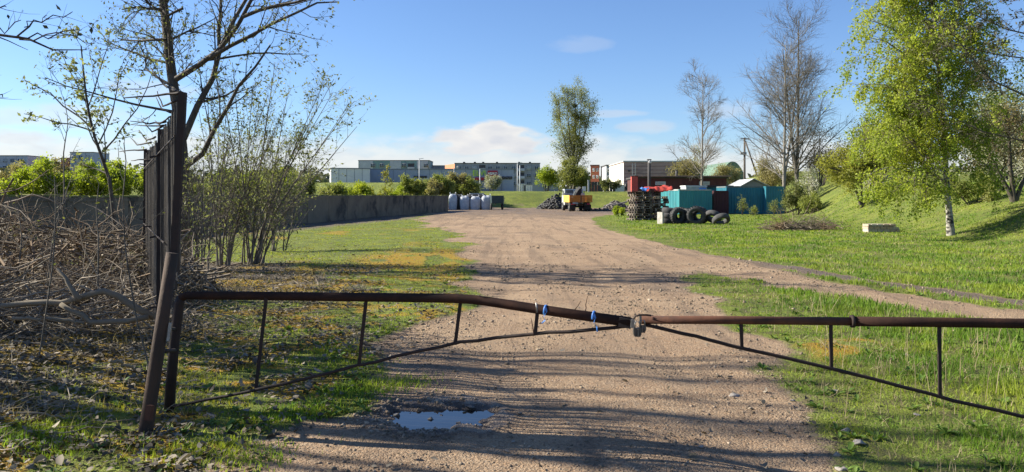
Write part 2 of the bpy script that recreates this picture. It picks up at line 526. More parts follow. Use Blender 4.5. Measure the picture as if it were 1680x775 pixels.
def ground_mat():
    m, nt = new_mat("ground_soil")
    L = nt.links.new
    at = nt.nodes.new('ShaderNodeAttribute'); at.attribute_name = 'mask'
    sp = nt.nodes.new('ShaderNodeSeparateColor'); L(at.outputs['Color'], sp.inputs[0])
    road, lit, moss = sp.outputs; dark = at.outputs['Alpha']
    v = texvec(nt)
    nA = noise(nt, v, .8, 5, .6); nB = noise(nt, v, 5, 5, .65); nC = noise(nt, v, 28, 4, .7); nD = noise(nt, v, 110, 3, .7)
    vo = nt.nodes.new('ShaderNodeTexVoronoi'); vo.inputs['Scale'].default_value = 55; L(v, vo.inputs['Vector'])
    vs = nt.nodes.new('ShaderNodeSeparateColor'); L(vo.outputs['Color'], vs.inputs[0])
    # gravel
    g = mixrgb(nt, maprange(nt, nB, .3, .7), (.345, .215, .122), (.26, .165, .098))
    g = mixrgb(nt, maprange(nt, nA, .35, .7), g, (.395, .265, .16))
    g = mixrgb(nt, mathn(nt, 'MULTIPLY', vs.outputs[0], .45), g, (.39, .32, .235))
    tv = texvec(nt, 'Object', (2.4, .16, 1))
    nT = noise(nt, tv, 1.0, 5, .6, .6)
    g = mixrgb(nt, maprange(nt, nT, .48, .66, 0, .55), g, (.17, .12, .085))
    g = mixrgb(nt, maprange(nt, noise(nt, texvec(nt, 'Object', (1, .45, 1)), .55, 4, .6), .54, .70, 0, .6), g, (.145, .11, .085))
    g = mixrgb(nt, maprange(nt, nC, .50, .70, 0, .75), g, (.12, .085, .062))
    g = mixrgb(nt, maprange(nt, nD, .52, .74, 0, .65), g, (.085, .062, .048))
    dk = mixrgb(nt, nB, (.07, .055, .045), (.13, .10, .08))
    g = mixrgb(nt, mathn(nt, 'MULTIPLY', dark, maprange(nt, nC, .2, .6, .55, 1.0)), g, dk)
    # turf soil
    t = mixrgb(nt, maprange(nt, nA, .35, .65), (.12, .165, .026), (.20, .235, .038))
    t = mixrgb(nt, maprange(nt, nC, .45, .7, 0, .8), t, (.075, .055, .030))
    t = mixrgb(nt, maprange(nt, nB, .48, .62, 0, .6), t, (.085, .066, .040))
    mo = mixrgb(nt, maprange(nt, nB, .3, .7), (.34, .185, .022), (.27, .22, .03))
    mo = mixrgb(nt, maprange(nt, nC, .5, .75, 0, .6), mo, (.10, .06, .02))
    li = mixrgb(nt, maprange(nt, nC, .35, .65), (.075, .058, .043), (.19, .155, .12))
    li = mixrgb(nt, maprange(nt, nB, .5, .75, 0, .6), li, (.045, .035, .028))
    def sharp(s, w=.34):
        return maprange(nt, mathn(nt, 'ADD', s, mathn(nt, 'MULTIPLY', mathn(nt, 'SUBTRACT', nC, .5), .9)), .5 - w, .5 + w)
    c = mixrgb(nt, sharp(lit), t, li)
    c = mixrgb(nt, sharp(moss), c, mo)
    c = mixrgb(nt, sharp(road, .25), c, g)
    b = nt.nodes.new('ShaderNodeBsdfPrincipled'); L(c, b.inputs['Base Color'])
    b.inputs['Specular IOR Level'].default_value = .2
    L(maprange(nt, dark, .4, 1.0, .95, .38), b.inputs['Roughness'])
    hgt = mathn(nt, 'ADD', mathn(nt, 'ADD', mathn(nt, 'MULTIPLY', nB, .6), mathn(nt, 'MULTIPLY', nC, .6)), mathn(nt, 'MULTIPLY', nD, .35))
    hgt = mathn(nt, 'ADD', hgt, mathn(nt, 'MULTIPLY', vo.outputs['Distance'], -.3))
    bp = nt.nodes.new('ShaderNodeBump'); bp.inputs['Strength'].default_value = .9; bp.inputs['Distance'].default_value = .055
    L(hgt, bp.inputs['Height']); L(bp.outputs[0], b.inputs['Normal'])
    o = nt.nodes.new('ShaderNodeOutputMaterial'); L(b.outputs[0], o.inputs[0])
    return m

MAT = {}
MAT['ground'] = ground_mat()
MAT['bark_dark'] = pmat("bark_dark", (.055, .045, .035), (.10, .085, .065), 14, .9, bump=.7, stretch=(1, 1, .3))
MAT['bark_grey'] = pmat("bark_grey", (.085, .075, .06), (.14, .125, .10), 12, .9, bump=.6, stretch=(1, 1, .3))
MAT['bark_pale'] = pmat("bark_pale", (.24, .215, .18), (.15, .13, .105), 10, .9, bump=.5, stretch=(1, 1, .3))
MAT['bark_birch'] = pmat("bark_birch", (.36, .335, .29), (.25, .225, .19), 5, .7, bump=.4, c3=(.035, .03, .027), c3scale=5.0, c3lo=.50, c3hi=.56, stretch=(1, 1, 1.8))
MAT['twig_birch'] = pmat("twig_birch", (.16, .12, .085), (.10, .075, .05), 9, .85, bump=0)
MAT['brush'] = pmat("dry_brushwood", (.29, .245, .20), (.12, .098, .08), 3, .9, bump=0)
MAT['brush_pale'] = pmat("dry_brushwood_pale", (.40, .33, .255), (.27, .215, .16), 6, .9, bump=.4)
MAT['rust'] = pmat("rusty_pipe", (.050, .024, .016), (.026, .015, .012), 7, .9, spec=.15, bump=.5, bscale=45, c3=(.022, .016, .014), c3scale=2.5, bdist=.004)
MAT['rust_red'] = pmat("rusty_pipe_red", (.115, .050, .030), (.07, .032, .022), 8, .85, spec=.2, bump=.5, bscale=50, c3=(.05, .028, .022), c3scale=3.0, bdist=.004)
MAT['rust_dark'] = pmat("rusty_rod", (.035, .02, .015), (.02, .014, .012), 10, .8, bump=.4, bdist=.003)
MAT['post_wood'] = pmat("weathered_post", (.070, .041, .026), (.036, .024, .018), 9, .85, bump=.5, stretch=(1, 1, .5), c3=(.04, .03, .022), c3scale=4)
MAT['slat'] = pmat("weathered_slat", (.20, .17, .14), (.10, .085, .07), 16, .9, bump=.5, stretch=(1, 1, .2))
MAT['slat_dark'] = pmat("weathered_slat_dark", (.07, .058, .048), (.04, .033, .028), 16, .9, bump=.5, stretch=(1, 1, .2))
MAT['steel'] = pmat("dull_steel", (.30, .29, .27), (.18, .17, .16), 20, .45, metal=.7, bump=.2)
MAT['padlock'] = pmat("black_padlock", (.045, .04, .037), (.10, .09, .08), 25, .5, metal=.4, bump=.3)
MAT['ribbon'] = pmat("blue_ribbon", (.05, .17, .50), (.08, .25, .62), 20, .5, bump=.1)
MAT['concrete'] = pmat("stained_concrete", (.21, .17, .12), (.12, .10, .075), .8, .92, bump=.5, bscale=9, c3=(.055, .048, .04), c3scale=.7, c3lo=.50, c3hi=.64)
MAT['moss_cap'] = pmat("mossy_coping", (.20, .20, .04), (.10, .09, .04), 3, .95, bump=.8, c3=(.28, .28, .06), c3scale=1.2)
MAT['stone'] = pmat("grey_stone", (.22, .19, .165), (.33, .30, .27), 12, .85, bump=.6)
MAT['stone_dark'] = pmat("dark_stone", (.075, .068, .062), (.14, .125, .11), 12, .8, bump=.6)
MAT['litter'] = None

# ------------------------------------------------------------------ the ground
def build_ground():
    r = np.concatenate([np.exp(np.linspace(math.log(1.2), math.log(11), 330)), np.exp(np.linspace(math.log(11), math.log(1500), 250))[1:]])
    a = np.radians(np.concatenate([np.arange(-46, 46, .28), np.arange(46, 314, 4.0)]))
    A, R = np.meshgrid(a, r)
    X = R * np.sin(A); Y = R * np.cos(A) - .4
    Z = ground_h(X, Y)
    V = np.stack([X, Y, Z], -1).reshape(-1, 3)
    nr, na = X.shape
    idx = np.arange(nr * na).reshape(nr, na)
    nx = np.roll(idx, -1, axis=1)
    Q = np.stack([idx[:-1], idx[1:], nx[1:], nx[:-1]], -1).reshape(-1, 4)
    Q = Q[:, ::-1]
    V = np.concatenate([V, [[0, -.4, float(ground_h(np.array([0.]), np.array([-.4]))[0])]]])
    c = len(V) - 1
    T = np.stack([idx[0], nx[0], np.full(na, c)], -1)[:, ::-1]
    mk = np.stack(masks(V[:, 0], V[:, 1]), -1).astype(np.float32)
    rm = road_mask(V[:, 0], V[:, 1]); tm, _ = track_parts(V[:, 0], V[:, 1])
    fr = rm[Q].mean(1) > .5
    ft = (~fr) & (tm[Q].mean(1) > .5)
    tr = rm[T].mean(1) > .5
    def sub(name, qs, ts, label=None):
        used = np.unique(np.concatenate([qs.ravel(), ts.ravel()]))
        remap = np.zeros(len(V), np.int32); remap[used] = np.arange(len(used))
        me = mesh_from(name, V[used], [remap[qs], remap[ts]], MAT['ground'], smooth=True)
        at = me.attributes.new('mask', 'FLOAT_COLOR', 'POINT')
        at.data.foreach_set('color', mk[used].ravel())
        o = link(name, me); tag(o, label=label, kind='structure')
        return o
    e = np.zeros((0, 3), np.int32)
    sub('gravel_road', Q[fr], T[tr]); sub('dirt_track', Q[ft], e); sub('ground', Q[~fr & ~ft], T[~tr])
build_ground()

def puddle():
    n = 40
    a = np.arange(n) * 2 * np.pi / n
    x = PUD[0] + np.cos(a) * PUD[2] * 1.75; y = PUD[1] + np.sin(a) * PUD[3] * 1.75
    V = np.concatenate([np.stack([x, y, np.full(n, -.024)], -1), [[PUD[0], PUD[1], -.024]]])
    F = np.stack([np.arange(n), (np.arange(n) + 1) % n, np.full(n, n)], -1)
    m, nt = new_mat("puddle_water")
    b = nt.nodes.new('ShaderNodeBsdfPrincipled')
    b.inputs['Base Color'].default_value = (.012, .012, .012, 1); b.inputs['Roughness'].default_value = .02
    b.inputs['IOR'].default_value = 1.5; b.inputs['Specular IOR Level'].default_value = 1.0
    bp = nt.nodes.new('ShaderNodeBump'); bp.inputs['Strength'].default_value = .05; bp.inputs['Distance'].default_value = .01
    nt.links.new(noise(nt, texvec(nt), 14, 2), bp.inputs['Height']); nt.links.new(bp.outputs[0], b.inputs['Normal'])
    o = nt.nodes.new('ShaderNodeOutputMaterial'); nt.links.new(b.outputs[0], o.inputs[0])
    tag(link('puddle_water', mesh_from('puddle_water', V, [F], m)), kind='structure')
puddle()

# ------------------------------------------------------------------ retaining wall
def build_wall():
    root = thing('concrete_wall', 'long low stained concrete wall with mossy top running along the yard', 'wall', (wall_x(45), 45, 0))
    dirv = np.array([.154, 1.0]); Ld = np.linalg.norm(dirv); u = dirv / Ld
    y = 12.0; i = 0
    rr = random.Random(3)
    ang = math.atan2(u[1], u[0]) - math.pi / 2
    while y < 73.6:
        ln = min(3.0, (74 - y) * Ld)
        cy = y + ln / Ld / 2; cx = wall_x(cy)
        b = MB()
        top = EYE - .05 + rr.uniform(-.035, .01) - (.02 if y > 60 else 0)
        off = rr.uniform(-.02, .02)
        b.box((cx - .14 + off, cy, top / 2 - .15), (.28, ln - .035, top + .3), ang + rr.uniform(-.003, .003))
        # shallow recessed band and lifting holes seen on the face
        b.box((cx + .012 + off, cy, top - .10), (.03, ln - .1, .09), ang)
        b.build('panel', MAT['concrete'], root)
        c = MB()
        for k in range(6):
            yy = cy + (k - 2.5) * ln / Ld / 6
            c.box((wall_x(yy) - .14, yy, top + .012 + rr.uniform(0, .03)), (.30 + rr.uniform(-.04, .06), ln / 6 + .03, .03 + rr.uniform(0, .05)), ang + rr.uniform(-.05, .05), taper=.8)
        c.build('moss_cap', MAT['moss_cap'], root)
        y += 3.0 / Ld; i += 1
build_wall()

# ------------------------------------------------------------------ gate, posts, slat fence
def jitter_line(pts, n, amp, rng):
    pts = np.asarray(pts, float)
    t = np.linspace(0, len(pts) - 1, n)
    q = np.stack([np.interp(t, np.arange(len(pts)), pts[:, k]) for k in range(3)], -1)
    q[1:-1] += rng.normal(size=(n - 2, 3)) * amp
    return q

def build_gate():
    rng = np.random.default_rng(2)
    g = thing('gate_leaf', 'rusty pipe gate leaf bent downwards, hinged beside the tall leaning post', 'gate', P(285, 675, 5.45))
    g.location.z = 0.0; ORG[g.name] = tuple(g.location)
    rail = [P(277, 674, 5.45), P(286, 560, 5.45), P(294, 497, 5.45), P(297, 489, 5.45), P(306, 485, 5.44), P(420, 485.5, 5.27), P(560, 487.5, 5.06), P(700, 489, 4.9), P(745, 490, 4.84), P(775, 491.5, 4.8), P(805, 495.5, 4.76), P(900, 510, 4.6), P(1034, 529, 4.42)]
    MB().tube(rail[3:], .0295, 14).build('top_rail', MAT['rust'], g)
    MB().tube(rail[:4], [.036, .036, .036, .031], 12).build('end_stile', MAT['rust_dark'], g)
    low = [P(280, 667, 5.43), P(350, 655, 5.3), P(420, 640, 5.2), P(505, 621, 5.1), P(590, 600, 5.03), P(670, 580, 4.94), P(750, 563, 4.84), P(815, 555, 4.74), P(880, 549, 4.62), P(960, 542, 4.52), P(1030, 535, 4.43)]
    MB().tube(jitter_line(low, 24, .0025, rng), .0105, 8).build('lower_rod', MAT['rust_dark'], g)
    for (x0, y0, x1, y1, Y) in [(437, 487, 420, 640, 5.22), (601, 489, 589, 600, 5.03), (756, 492, 747, 563, 4.84), (882, 508, 878, 549, 4.62)]:
        MB().bar(P(x0, y0, Y), P(x1, y1, Y), .012, .022).build('upright', MAT['rust_dark'], g)
    s = MB().tube([P(880, 497, 4.57), P(881, 513, 4.57)], .006, 6); s.build('bolt', MAT['steel'], g)
    # welded shoe at the free end
    MB().bar(P(1016, 527.5, 4.44), P(1036, 531, 4.42), .05, .056).build('end_shoe', MAT['rust_dark'], g)

    g2 = thing('gate_leaf', 'straight rusty gate leaf of thinner pipe reaching over the grass verge', 'gate', P(1830, 700, 4.2))
    g2.location.z = 0.0; ORG[g2.name] = tuple(g2.location)
    MB().tube([P(1052, 525, 4.42), P(1200, 525.5, 4.39), P(1398, 527.5, 4.33)], .0235, 14).build('top_rail', MAT['rust_red'], g2)
    MB().tube([P(1397, 527.5, 4.331), P(1540, 529, 4.29), P(1680, 531, 4.25), P(1836, 533, 4.2)], .0275, 14).build('rail_sleeve', MAT['rust'], g2)
    MB().tube([P(1395.5, 527.5, 4.332), P(1401, 527.5, 4.33)], .036, 14).build('collar', MAT['rust_dark'], g2)
    low = [P(1058, 533, 4.42), P(1140, 552, 4.4), P(1216, 571, 4.385), P(1363, 604, 4.34), P(1541, 651, 4.29), P(1680, 684, 4.25), P(1820, 716, 4.2)]
    MB().tube(jitter_line(low, 24, .002, rng), .0105, 8).build('lower_rod', MAT['rust_dark'], g2)
    for (x, y0, y1, Y) in [(1216, 531, 571, 4.385), (1363, 534, 605, 4.34), (1541, 537, 650, 4.29)]:
        MB().bar(P(x, y0, Y), P(x + 1, y1, Y), .012, .018).build('upright', MAT['rust_dark'], g2)
    px = P(1850, 530, 4.2)
    p = thing('gate_post', 'rusty steel post carrying the straight gate leaf beyond the verge', 'post', (px[0], px[1], 0))
    MB().tube([(px[0], px[1], -.3), (px[0], px[1], 1.15)], .05, 14).build('pipe', MAT['rust'], p)
    MB().box((px[0] - .05, px[1], .83), (.10, .05, .09)).build('hinge', MAT['rust_dark'], p)

    # hasp and padlocks where the leaves meet
    h = thing('gate_hasp', 'bent steel hook and plate joining the two gate leaves', 'hasp', P(1043, 525, 4.41))
    hook = [P(1038, 534, 4.39), P(1039, 524, 4.385), P(1043, 519, 4.38), P(1050, 517, 4.38), P(1060, 517, 4.385), P(1068, 518, 4.40)]
    MB().tube(hook, .0055, 8).build('hook', MAT['rust_dark'], h)
    MB().bar(P(1035, 531, 4.375), P(1041, 531.5, 4.375), .012, .045).build('plate', MAT['steel'], h)
    MB().bar(P(1049, 524, 4.385), P(1052.5, 524, 4.385), .012, .05).build('eye_plate', MAT['steel'], h)
    for (x, y, Y, lab, tw) in [(1045.5, 538, 4.36, 'larger black padlock hanging where the gate leaves meet', .12), (1054.5, 534, 4.375, 'smaller dark padlock behind the larger one on the gate hasp', -.25)]:
        c = P(x, y, Y); s = 1.0 if tw > 0 else .82
        k = thing('padlock', lab, 'padlock', c, rz=tw, local=True)
        prof = [(-.021, 0), (.021, 0), (.023, -.008), (.022, -.036), (.015, -.050), (-.015, -.050), (-.022, -.036), (-.023, -.008)]
        b = MB(); n = len(prof)
        for d in (0,):
            V = [(x_ * s, -.012 * s, z_ * s) for x_, z_ in prof] + [(x_ * s, .012 * s, z_ * s) for x_, z_ in prof]
            b.add(V, [tuple(range(n))[::-1], tuple(range(n, 2 * n))] + [(i, (i + 1) % n, n + (i + 1) % n, n + i) for i in range(n)])
        body = b.build('body', MAT['padlock'], k)
        MB().bar((0, -.0135 * s, -.004 * s), (0, -.0135 * s, -.044 * s), .012 * s, .003).build('key_cover', MAT['steel'], body)
        sh = [(-.014 * s, 0, -.002), (-.014 * s, 0, .022 * s), (-.009 * s, 0, .034 * s), (0, 0, .038 * s), (.009 * s, 0, .034 * s), (.014 * s, 0, .022 * s), (.014 * s, 0, -.002)]
        MB().tube(sh, .0038, 8).build('shackle', MAT['steel'], k)
    # blue ribbons
    for (pts, lab, Y) in [([(895, 505), (897, 512), (892, 520), (894, 526), (889, 531)], 'short blue plastic ribbon tied round the bent gate rail beside the bolt', 4.565),
                          ([(974, 515), (977, 522), (974, 530), (979, 536), (980, 545)], 'blue plastic ribbon tied to the bent gate rail, the one nearer the padlocks', 4.465)]:
        b = MB(); w = .007
        q = [np.array(P(x, y, Y - .012 + .006 * math.sin(i * 2.1))) for i, (x, y) in enumerate(pts)]
        V = []; F = []
        for i, c in enumerate(q):
            ww = w * (1 - .1 * i); tw = .8 * i
            d = np.array([math.cos(tw) * ww, math.sin(tw) * .006, .002])
            V += [c - d, c + d, c + d + np.array([0, .0015, 0]), c - d + np.array([0, .0015, 0])]
        for i in range(len(q) - 1):
            for k in range(4):
                F.append((i * 4 + k, i * 4 + (k + 1) % 4, i * 4 + 4 + (k + 1) % 4, i * 4 + 4 + k))
        b.add(V, F)
        root = thing('ribbon', lab, 'ribbon', q[0].tolist())
        b.build('tail', MAT['ribbon'], root)
        x0, y0 = pts[0]
        ax = np.array(P(x0 + 12, y0 + 2, Y - .015)) - np.array(P(x0 - 12, y0 - 2, Y + .015))
        cc = P(x0, y0 + 4, Y + .035)
        MB().torus(cc, .0305, .0022, axis=(ax / np.linalg.norm(ax)).tolist(), K=20, k=6, squash=3.0).build('knot', MAT['ribbon'], root)
    # dry stalks standing behind the rail
    for (pts, lab, Y) in [([(938, 515), (946, 505), (953, 494)], 'short dry stalk leaning up behind the bent gate rail', 4.54), ([(960, 519), (961, 503), (964, 486)], 'taller upright dry stalk stuck behind the bent gate rail', 4.51),
                          ([(876, 552), (873, 530), (871, 522)], 'thin dry stalk stuck to the lower rod under the blue ribbon', 4.62)]:
        q = [P(x, y, Y) for x, y in pts]
        tag(MB().tube(jitter_line(q, 6, .002, rng), [.003, .003, .0028, .0024, .002, .0015], 5).build('dry_stalk', MAT['rust_red'], None), lab, 'stalk')

    # tall leaning post
    base = P(243, 708, 4.98)
    t = thing('leaning_post', 'tall rusty leaning post at the end of the slat fence', 'post', (base[0], base[1], 0))
    b = np.array(P(238, 716, 4.98)); m = np.array(P(283, 415, 5.03)); up = np.array(P(300, 152, 5.08))
    MB().tube([b - (m - b) * .08, b, b + (m - b) * .5, m], [.046, .046, .043, .040], 14).build('lower_pipe', MAT['post_wood'], t)
    MB().bar(m - (up - m) * .12 + np.array([.004, .03, 0]), up, .046, .034, roll=(0, 1, 0)).build('upper_bar', MAT['rust_dark'], t)
    MB().bar(P(276, 560, 4.99), P(280, 530, 5.0), .012, .02).build('weld_strip', MAT['steel'], t)
    MB().bar(P(243, 690, 4.9), P(247, 665, 4.92), .05, .035).build('foot_bracket', MAT['rust_red'], t)
    for y in (575, 540):
        MB().tube([P(262, y + 2, 5.05), P(287, y, 5.42)], .014, 8).build('hinge_pin', MAT['rust_dark'], t)

    # slat fence running back from the post
    A = np.array([-2.24, 5.14]); B = np.array([-5.46, 11.35]); Lf = np.linalg.norm(B - A); u = (B - A) / Lf; nrm = np.array([-u[1], u[0]])
    f = thing('slat_fence', 'weathered fence of narrow upright slats with spikes along the top', 'fence', (float((A[0] + B[0]) / 2), float((A[1] + B[1]) / 2), 0))
    r = random.Random(8)
    def topz(s):
        return 2.19 - .05 * math.sin(s / Lf * math.pi) - .03 * s / Lf
    n = 150
    for i in range(n):
        s = ((i + .5) / n) ** 1.35 * (Lf - .1) + .05
        p = A + u * (s + r.uniform(-.012, .012)) + nrm * r.uniform(-.006, .006)
        gzv = gz(p[0], p[1])
        lean = r.uniform(-.07, .07)
        top = topz(s) + r.uniform(-.10, .03)
        q = p + u * lean
        MB().bar((p[0], p[1], gzv + r.uniform(.03, .15) + 1.0 * max(0, 1 - s / 2.4)), (q[0], q[1], top), r.choice([.010, .014, .018, .024]), r.uniform(.006, .011), roll=(nrm[0], nrm[1], 0)).build('slat', MAT['slat'] if r.random() < .35 else MAT['slat_dark'], f)
    for s in (2.62, Lf):
        p = A + u * s
        MB().bar((p[0], p[1], -.2), (p[0] + .02, p[1], topz(s) + .06), .07, .06).build('fence_post', MAT['rust_dark'], f)
    for (z, off) in ((.45, .03), (1.15, .03), (1.95, .03)):
        a = A + nrm * off + u * (.05 if z > 1.5 else 1.4 if z > 1 else 2.7); b_ = B + nrm * off
        MB().bar((a[0], a[1], z), (b_[0], b_[1], z - .02), .008, .010).build('rail', MAT['rust_dark'], f)
        a = A - nrm * .035
        for s in (2.7, 4.6, 6.6):
            p = a + u * s
            MB().bar((p[0] - .16, p[1] + .05, z + .1 * (s - 4) * .2), (p[0] + .1, p[1], z + .02), .018, .018).build('bracket', MAT['rust_dark'], f)
    # spikes leaning out over the left side
    sp = [((300, 153, 5.15), (275, 155, 5.2), (203, 161, 5.3), .012), ((296, 152, 5.2), (270, 140, 5.6), (247, 112, 5.7), .011), ((290, 165, 5.4), (268, 175, 5.8), (258, 150, 5.9), .009),
          ((272, 200, 7.2), (245, 203, 7.4), (214, 199, 7.6), .011), ((270, 206, 7.4), (240, 207, 7.6), (215, 205, 7.8), .010), ((266, 208, 7.5), (250, 216, 7.9), (232, 196, 8.1), .010),
          ((280, 185, 6.2), (265, 178, 6.3), (256, 160, 6.4), .009), ((255, 225, 8.9), (240, 230, 9.2), (228, 214, 9.3), .012), ((248, 234, 9.8), (225, 238, 10.2), (214, 226, 10.4), .012),
          ((240, 246, 11.2), (220, 247, 11.3), (196, 249, 11.4), .016), ((246, 262, 11.2), (232, 262, 11.3), (215, 264, 11.4), .014), ((278, 192, 6.6), (262, 205, 6.8), (254, 198, 6.9), .008)]
    rng = np.random.default_rng(5)
    for (a, m_, e, rad) in sp:
        q = jitter_line([P(*a), P(*m_), P(*e)], 7, .003, rng)
        MB().tube(q, np.linspace(rad, rad * .35, 7), 6).build('spike', MAT['rust_dark'], f)
build_gate()

# ------------------------------------------------------------------ far buildings
def win_mesh(w, h, glass, frame):
    """one window: frame ring with a pane set back in it (local x across, y outward = -, z up)"""
    b = MB(); t = .12
    for (cx, cz, sx, sz) in ((0, h / 2 - t / 2, w, t), (0, -h / 2 + t / 2, w, t), (-w / 2 + t / 2, 0, t, h - 2 * t), (w / 2 - t / 2, 0, t, h - 2 * t), (0, 0, t * .7, h - 2 * t)):
        b.box((cx, -.05, cz), (sx, .16, sz))
    nfr = sum(len(l) for l in b.f.values())
    b.box((0, -.012, 0), (w - .02, .06, h - .02))
    V = np.concatenate(b.v); F = np.concatenate([np.array(l) for l in b.f.values()])
    return mesh_from('window', V, [F], [frame, glass], np.where(np.arange(len(F)) < nfr, 0, 1))

MAT['b_glass'] = pmat("window_glass", (.05, .06, .075), (.10, .12, .14), 2, .12, bump=0, spec=.8)
MAT['b_glass_lit'] = pmat("window_blind", (.42, .44, .44), (.32, .34, .36), 2, .4, bump=0)
MAT['b_frame'] = pmat("window_frame", (.55, .55, .53), (.45, .45, .44), 5, .6, bump=0)
MAT['b_grey'] = pmat("panel_concrete_grey", (0.310, 0.318, 0.333), (0.240, 0.248, 0.264), .7, .9, bump=.2)  # grey, green, blue-grey and mauve walls lightened, distance haze put into their colours
MAT['b_greylight'] = pmat("panel_concrete_light", (0.486, 0.499, 0.520), (0.405, 0.419, 0.446), .7, .9, bump=.2)
MAT['b_teal'] = pmat("panel_green", (0.240, 0.352, 0.338), (0.195, 0.285, 0.277), .8, .9, bump=.2)
MAT['b_orange'] = pmat("brick_orange", (.52, .235, .125), (.44, .19, .10), .8, .9, bump=.2)
MAT['b_brickred'] = pmat("brick_red_brown", (.40, .13, .07), (.33, .105, .06), .9, .9, bump=.2)
MAT['b_metal'] = pmat("blue_grey_cladding", (0.300, 0.338, 0.420), (0.262, 0.300, 0.375), .5, .7, bump=.1)
MAT['b_metal_trim'] = pmat("cladding_trim", (0.195, 0.217, 0.262), (0.165, 0.180, 0.225), 2, .7, bump=0)
MAT['b_white'] = pmat("white_cladding", (.66, .66, .65), (.58, .58, .58), .5, .7, bump=.1)
MAT['b_cream'] = pmat("cream_render", (.74, .69, .58), (.66, .61, .51), .4, .85, bump=.2)
MAT['b_mauve'] = pmat("mauve_brick", (0.375, 0.250, 0.219), (0.306, 0.206, 0.188), .5, .9, bump=.3, stretch=(1, 1, 4), c3=(.20, .14, .125), c3scale=.6)
MAT['b_maroon'] = pmat("maroon_boards", (.105, .038, .035), (.075, .028, .028), 1.5, .85, bump=.3)
MAT['b_redpaint'] = pmat("red_paint", (.50, .085, .06), (.42, .075, .06), 2, .7, bump=.2)
MAT['b_roof'] = pmat("bitumen_roof", (.08, .075, .075), (.055, .05, .05), 1, .9, bump=.3)
MAT['b_roofgrey'] = pmat("pale_sheet_roof", (.46, .46, .45), (.38, .38, .38), 1.2, .6, bump=.3, stretch=(6, 1, 1))
MAT['b_green'] = pmat("green_sheet", (.13, .20, .15), (.10, .165, .12), .8, .7, bump=.2)
MAT['sign_green'] = pmat("sign_green_letters", (.38, .62, .06), (.34, .56, .05), 3, .6, bump=0)
MAT['sign_red'] = pmat("sign_red_board", (.36, .03, .045), (.31, .025, .04), 3, .6, bump=0)
MAT['sign_white'] = pmat("sign_white_letters", (.75, .73, .73), (.7, .68, .68), 3, .6, bump=0)
MAT['pole_grey'] = pmat("galvanised_pole", (.42, .43, .44), (.34, .35, .36), 3, .6, metal=.3, bump=0)
MAT['pole_wood'] = pmat("pole_wood", (.12, .10, .085), (.08, .068, .058), 6, .9, bump=.3)

WINS = {}
def windows(root, p0, dx, cols, rows, spacing, storey, w, h, z0, skip=(), lit=.35, seed=1, frame='b_frame'):
    """p0 = first window base (x,y); dx = unit direction along wall; windows face -normal"""
    r = random.Random(seed)
    key = (w, h, frame)
    if key not in WINS:
        WINS[key] = (win_mesh(w, h, MAT['b_glass'], MAT[frame]), win_mesh(w, h, MAT['b_glass_lit'], MAT[frame]))
    ang = math.atan2(dx[1], dx[0])
    org = ORG[root.name]
    for c in range(cols):
        for q in range(rows):
            if (c, q) in skip: continue
            me = WINS[key][1 if r.random() < lit else 0]
            o = link('window', me, root)
            o.location = (p0[0] + dx[0] * spacing * c - org[0], p0[1] + dx[1] * spacing * c - org[1], z0 + q * storey - org[2])
            o.rotation_euler = (0, 0, ang)

def block(name, label, x0, x1, Y, top, depth, wall, roof='b_roof', rz=0.0, base=-1.0, parapet=.5, cat='building', group=None, joints=0, jmat='b_metal_trim', storeys=0):
    """box building: front face from (x0,Y) turning by rz"""
    L_ = (x1 - x0) / math.cos(rz)
    u = np.array([math.cos(rz), math.sin(rz)]); n = np.array([-u[1], u[0]])
    root = thing(name, label, cat, (x0, Y, 0), group)
    c = np.array([x0, Y]) + u * L_ / 2 + n * depth / 2
    MB().box((c[0], c[1], (top + base) / 2), (L_, depth, top - base), rz).build('wall', MAT[wall], root)
    rb = MB(); rb.box((c[0], c[1], top + .12), (L_ + .3, depth + .3, .22), rz)
    rb.build('roof', MAT[roof], root)
    for j in range(1, joints):
        q = np.array([x0, Y]) + u * L_ * j / joints - n * .015
        MB().box((q[0], q[1], (top + base) / 2), (.10, .05, top - base - .1), rz).build('joint', MAT[jmat], root)
    for j in range(storeys):
        q = np.array([x0, Y]) + u * L_ / 2 - n * .012
        MB().box((q[0], q[1], top - 2.8 * (j + 1) + .1), (L_ - .1, .04, .09), rz).build('joint', MAT[jmat], root)
    return root, u, n, L_

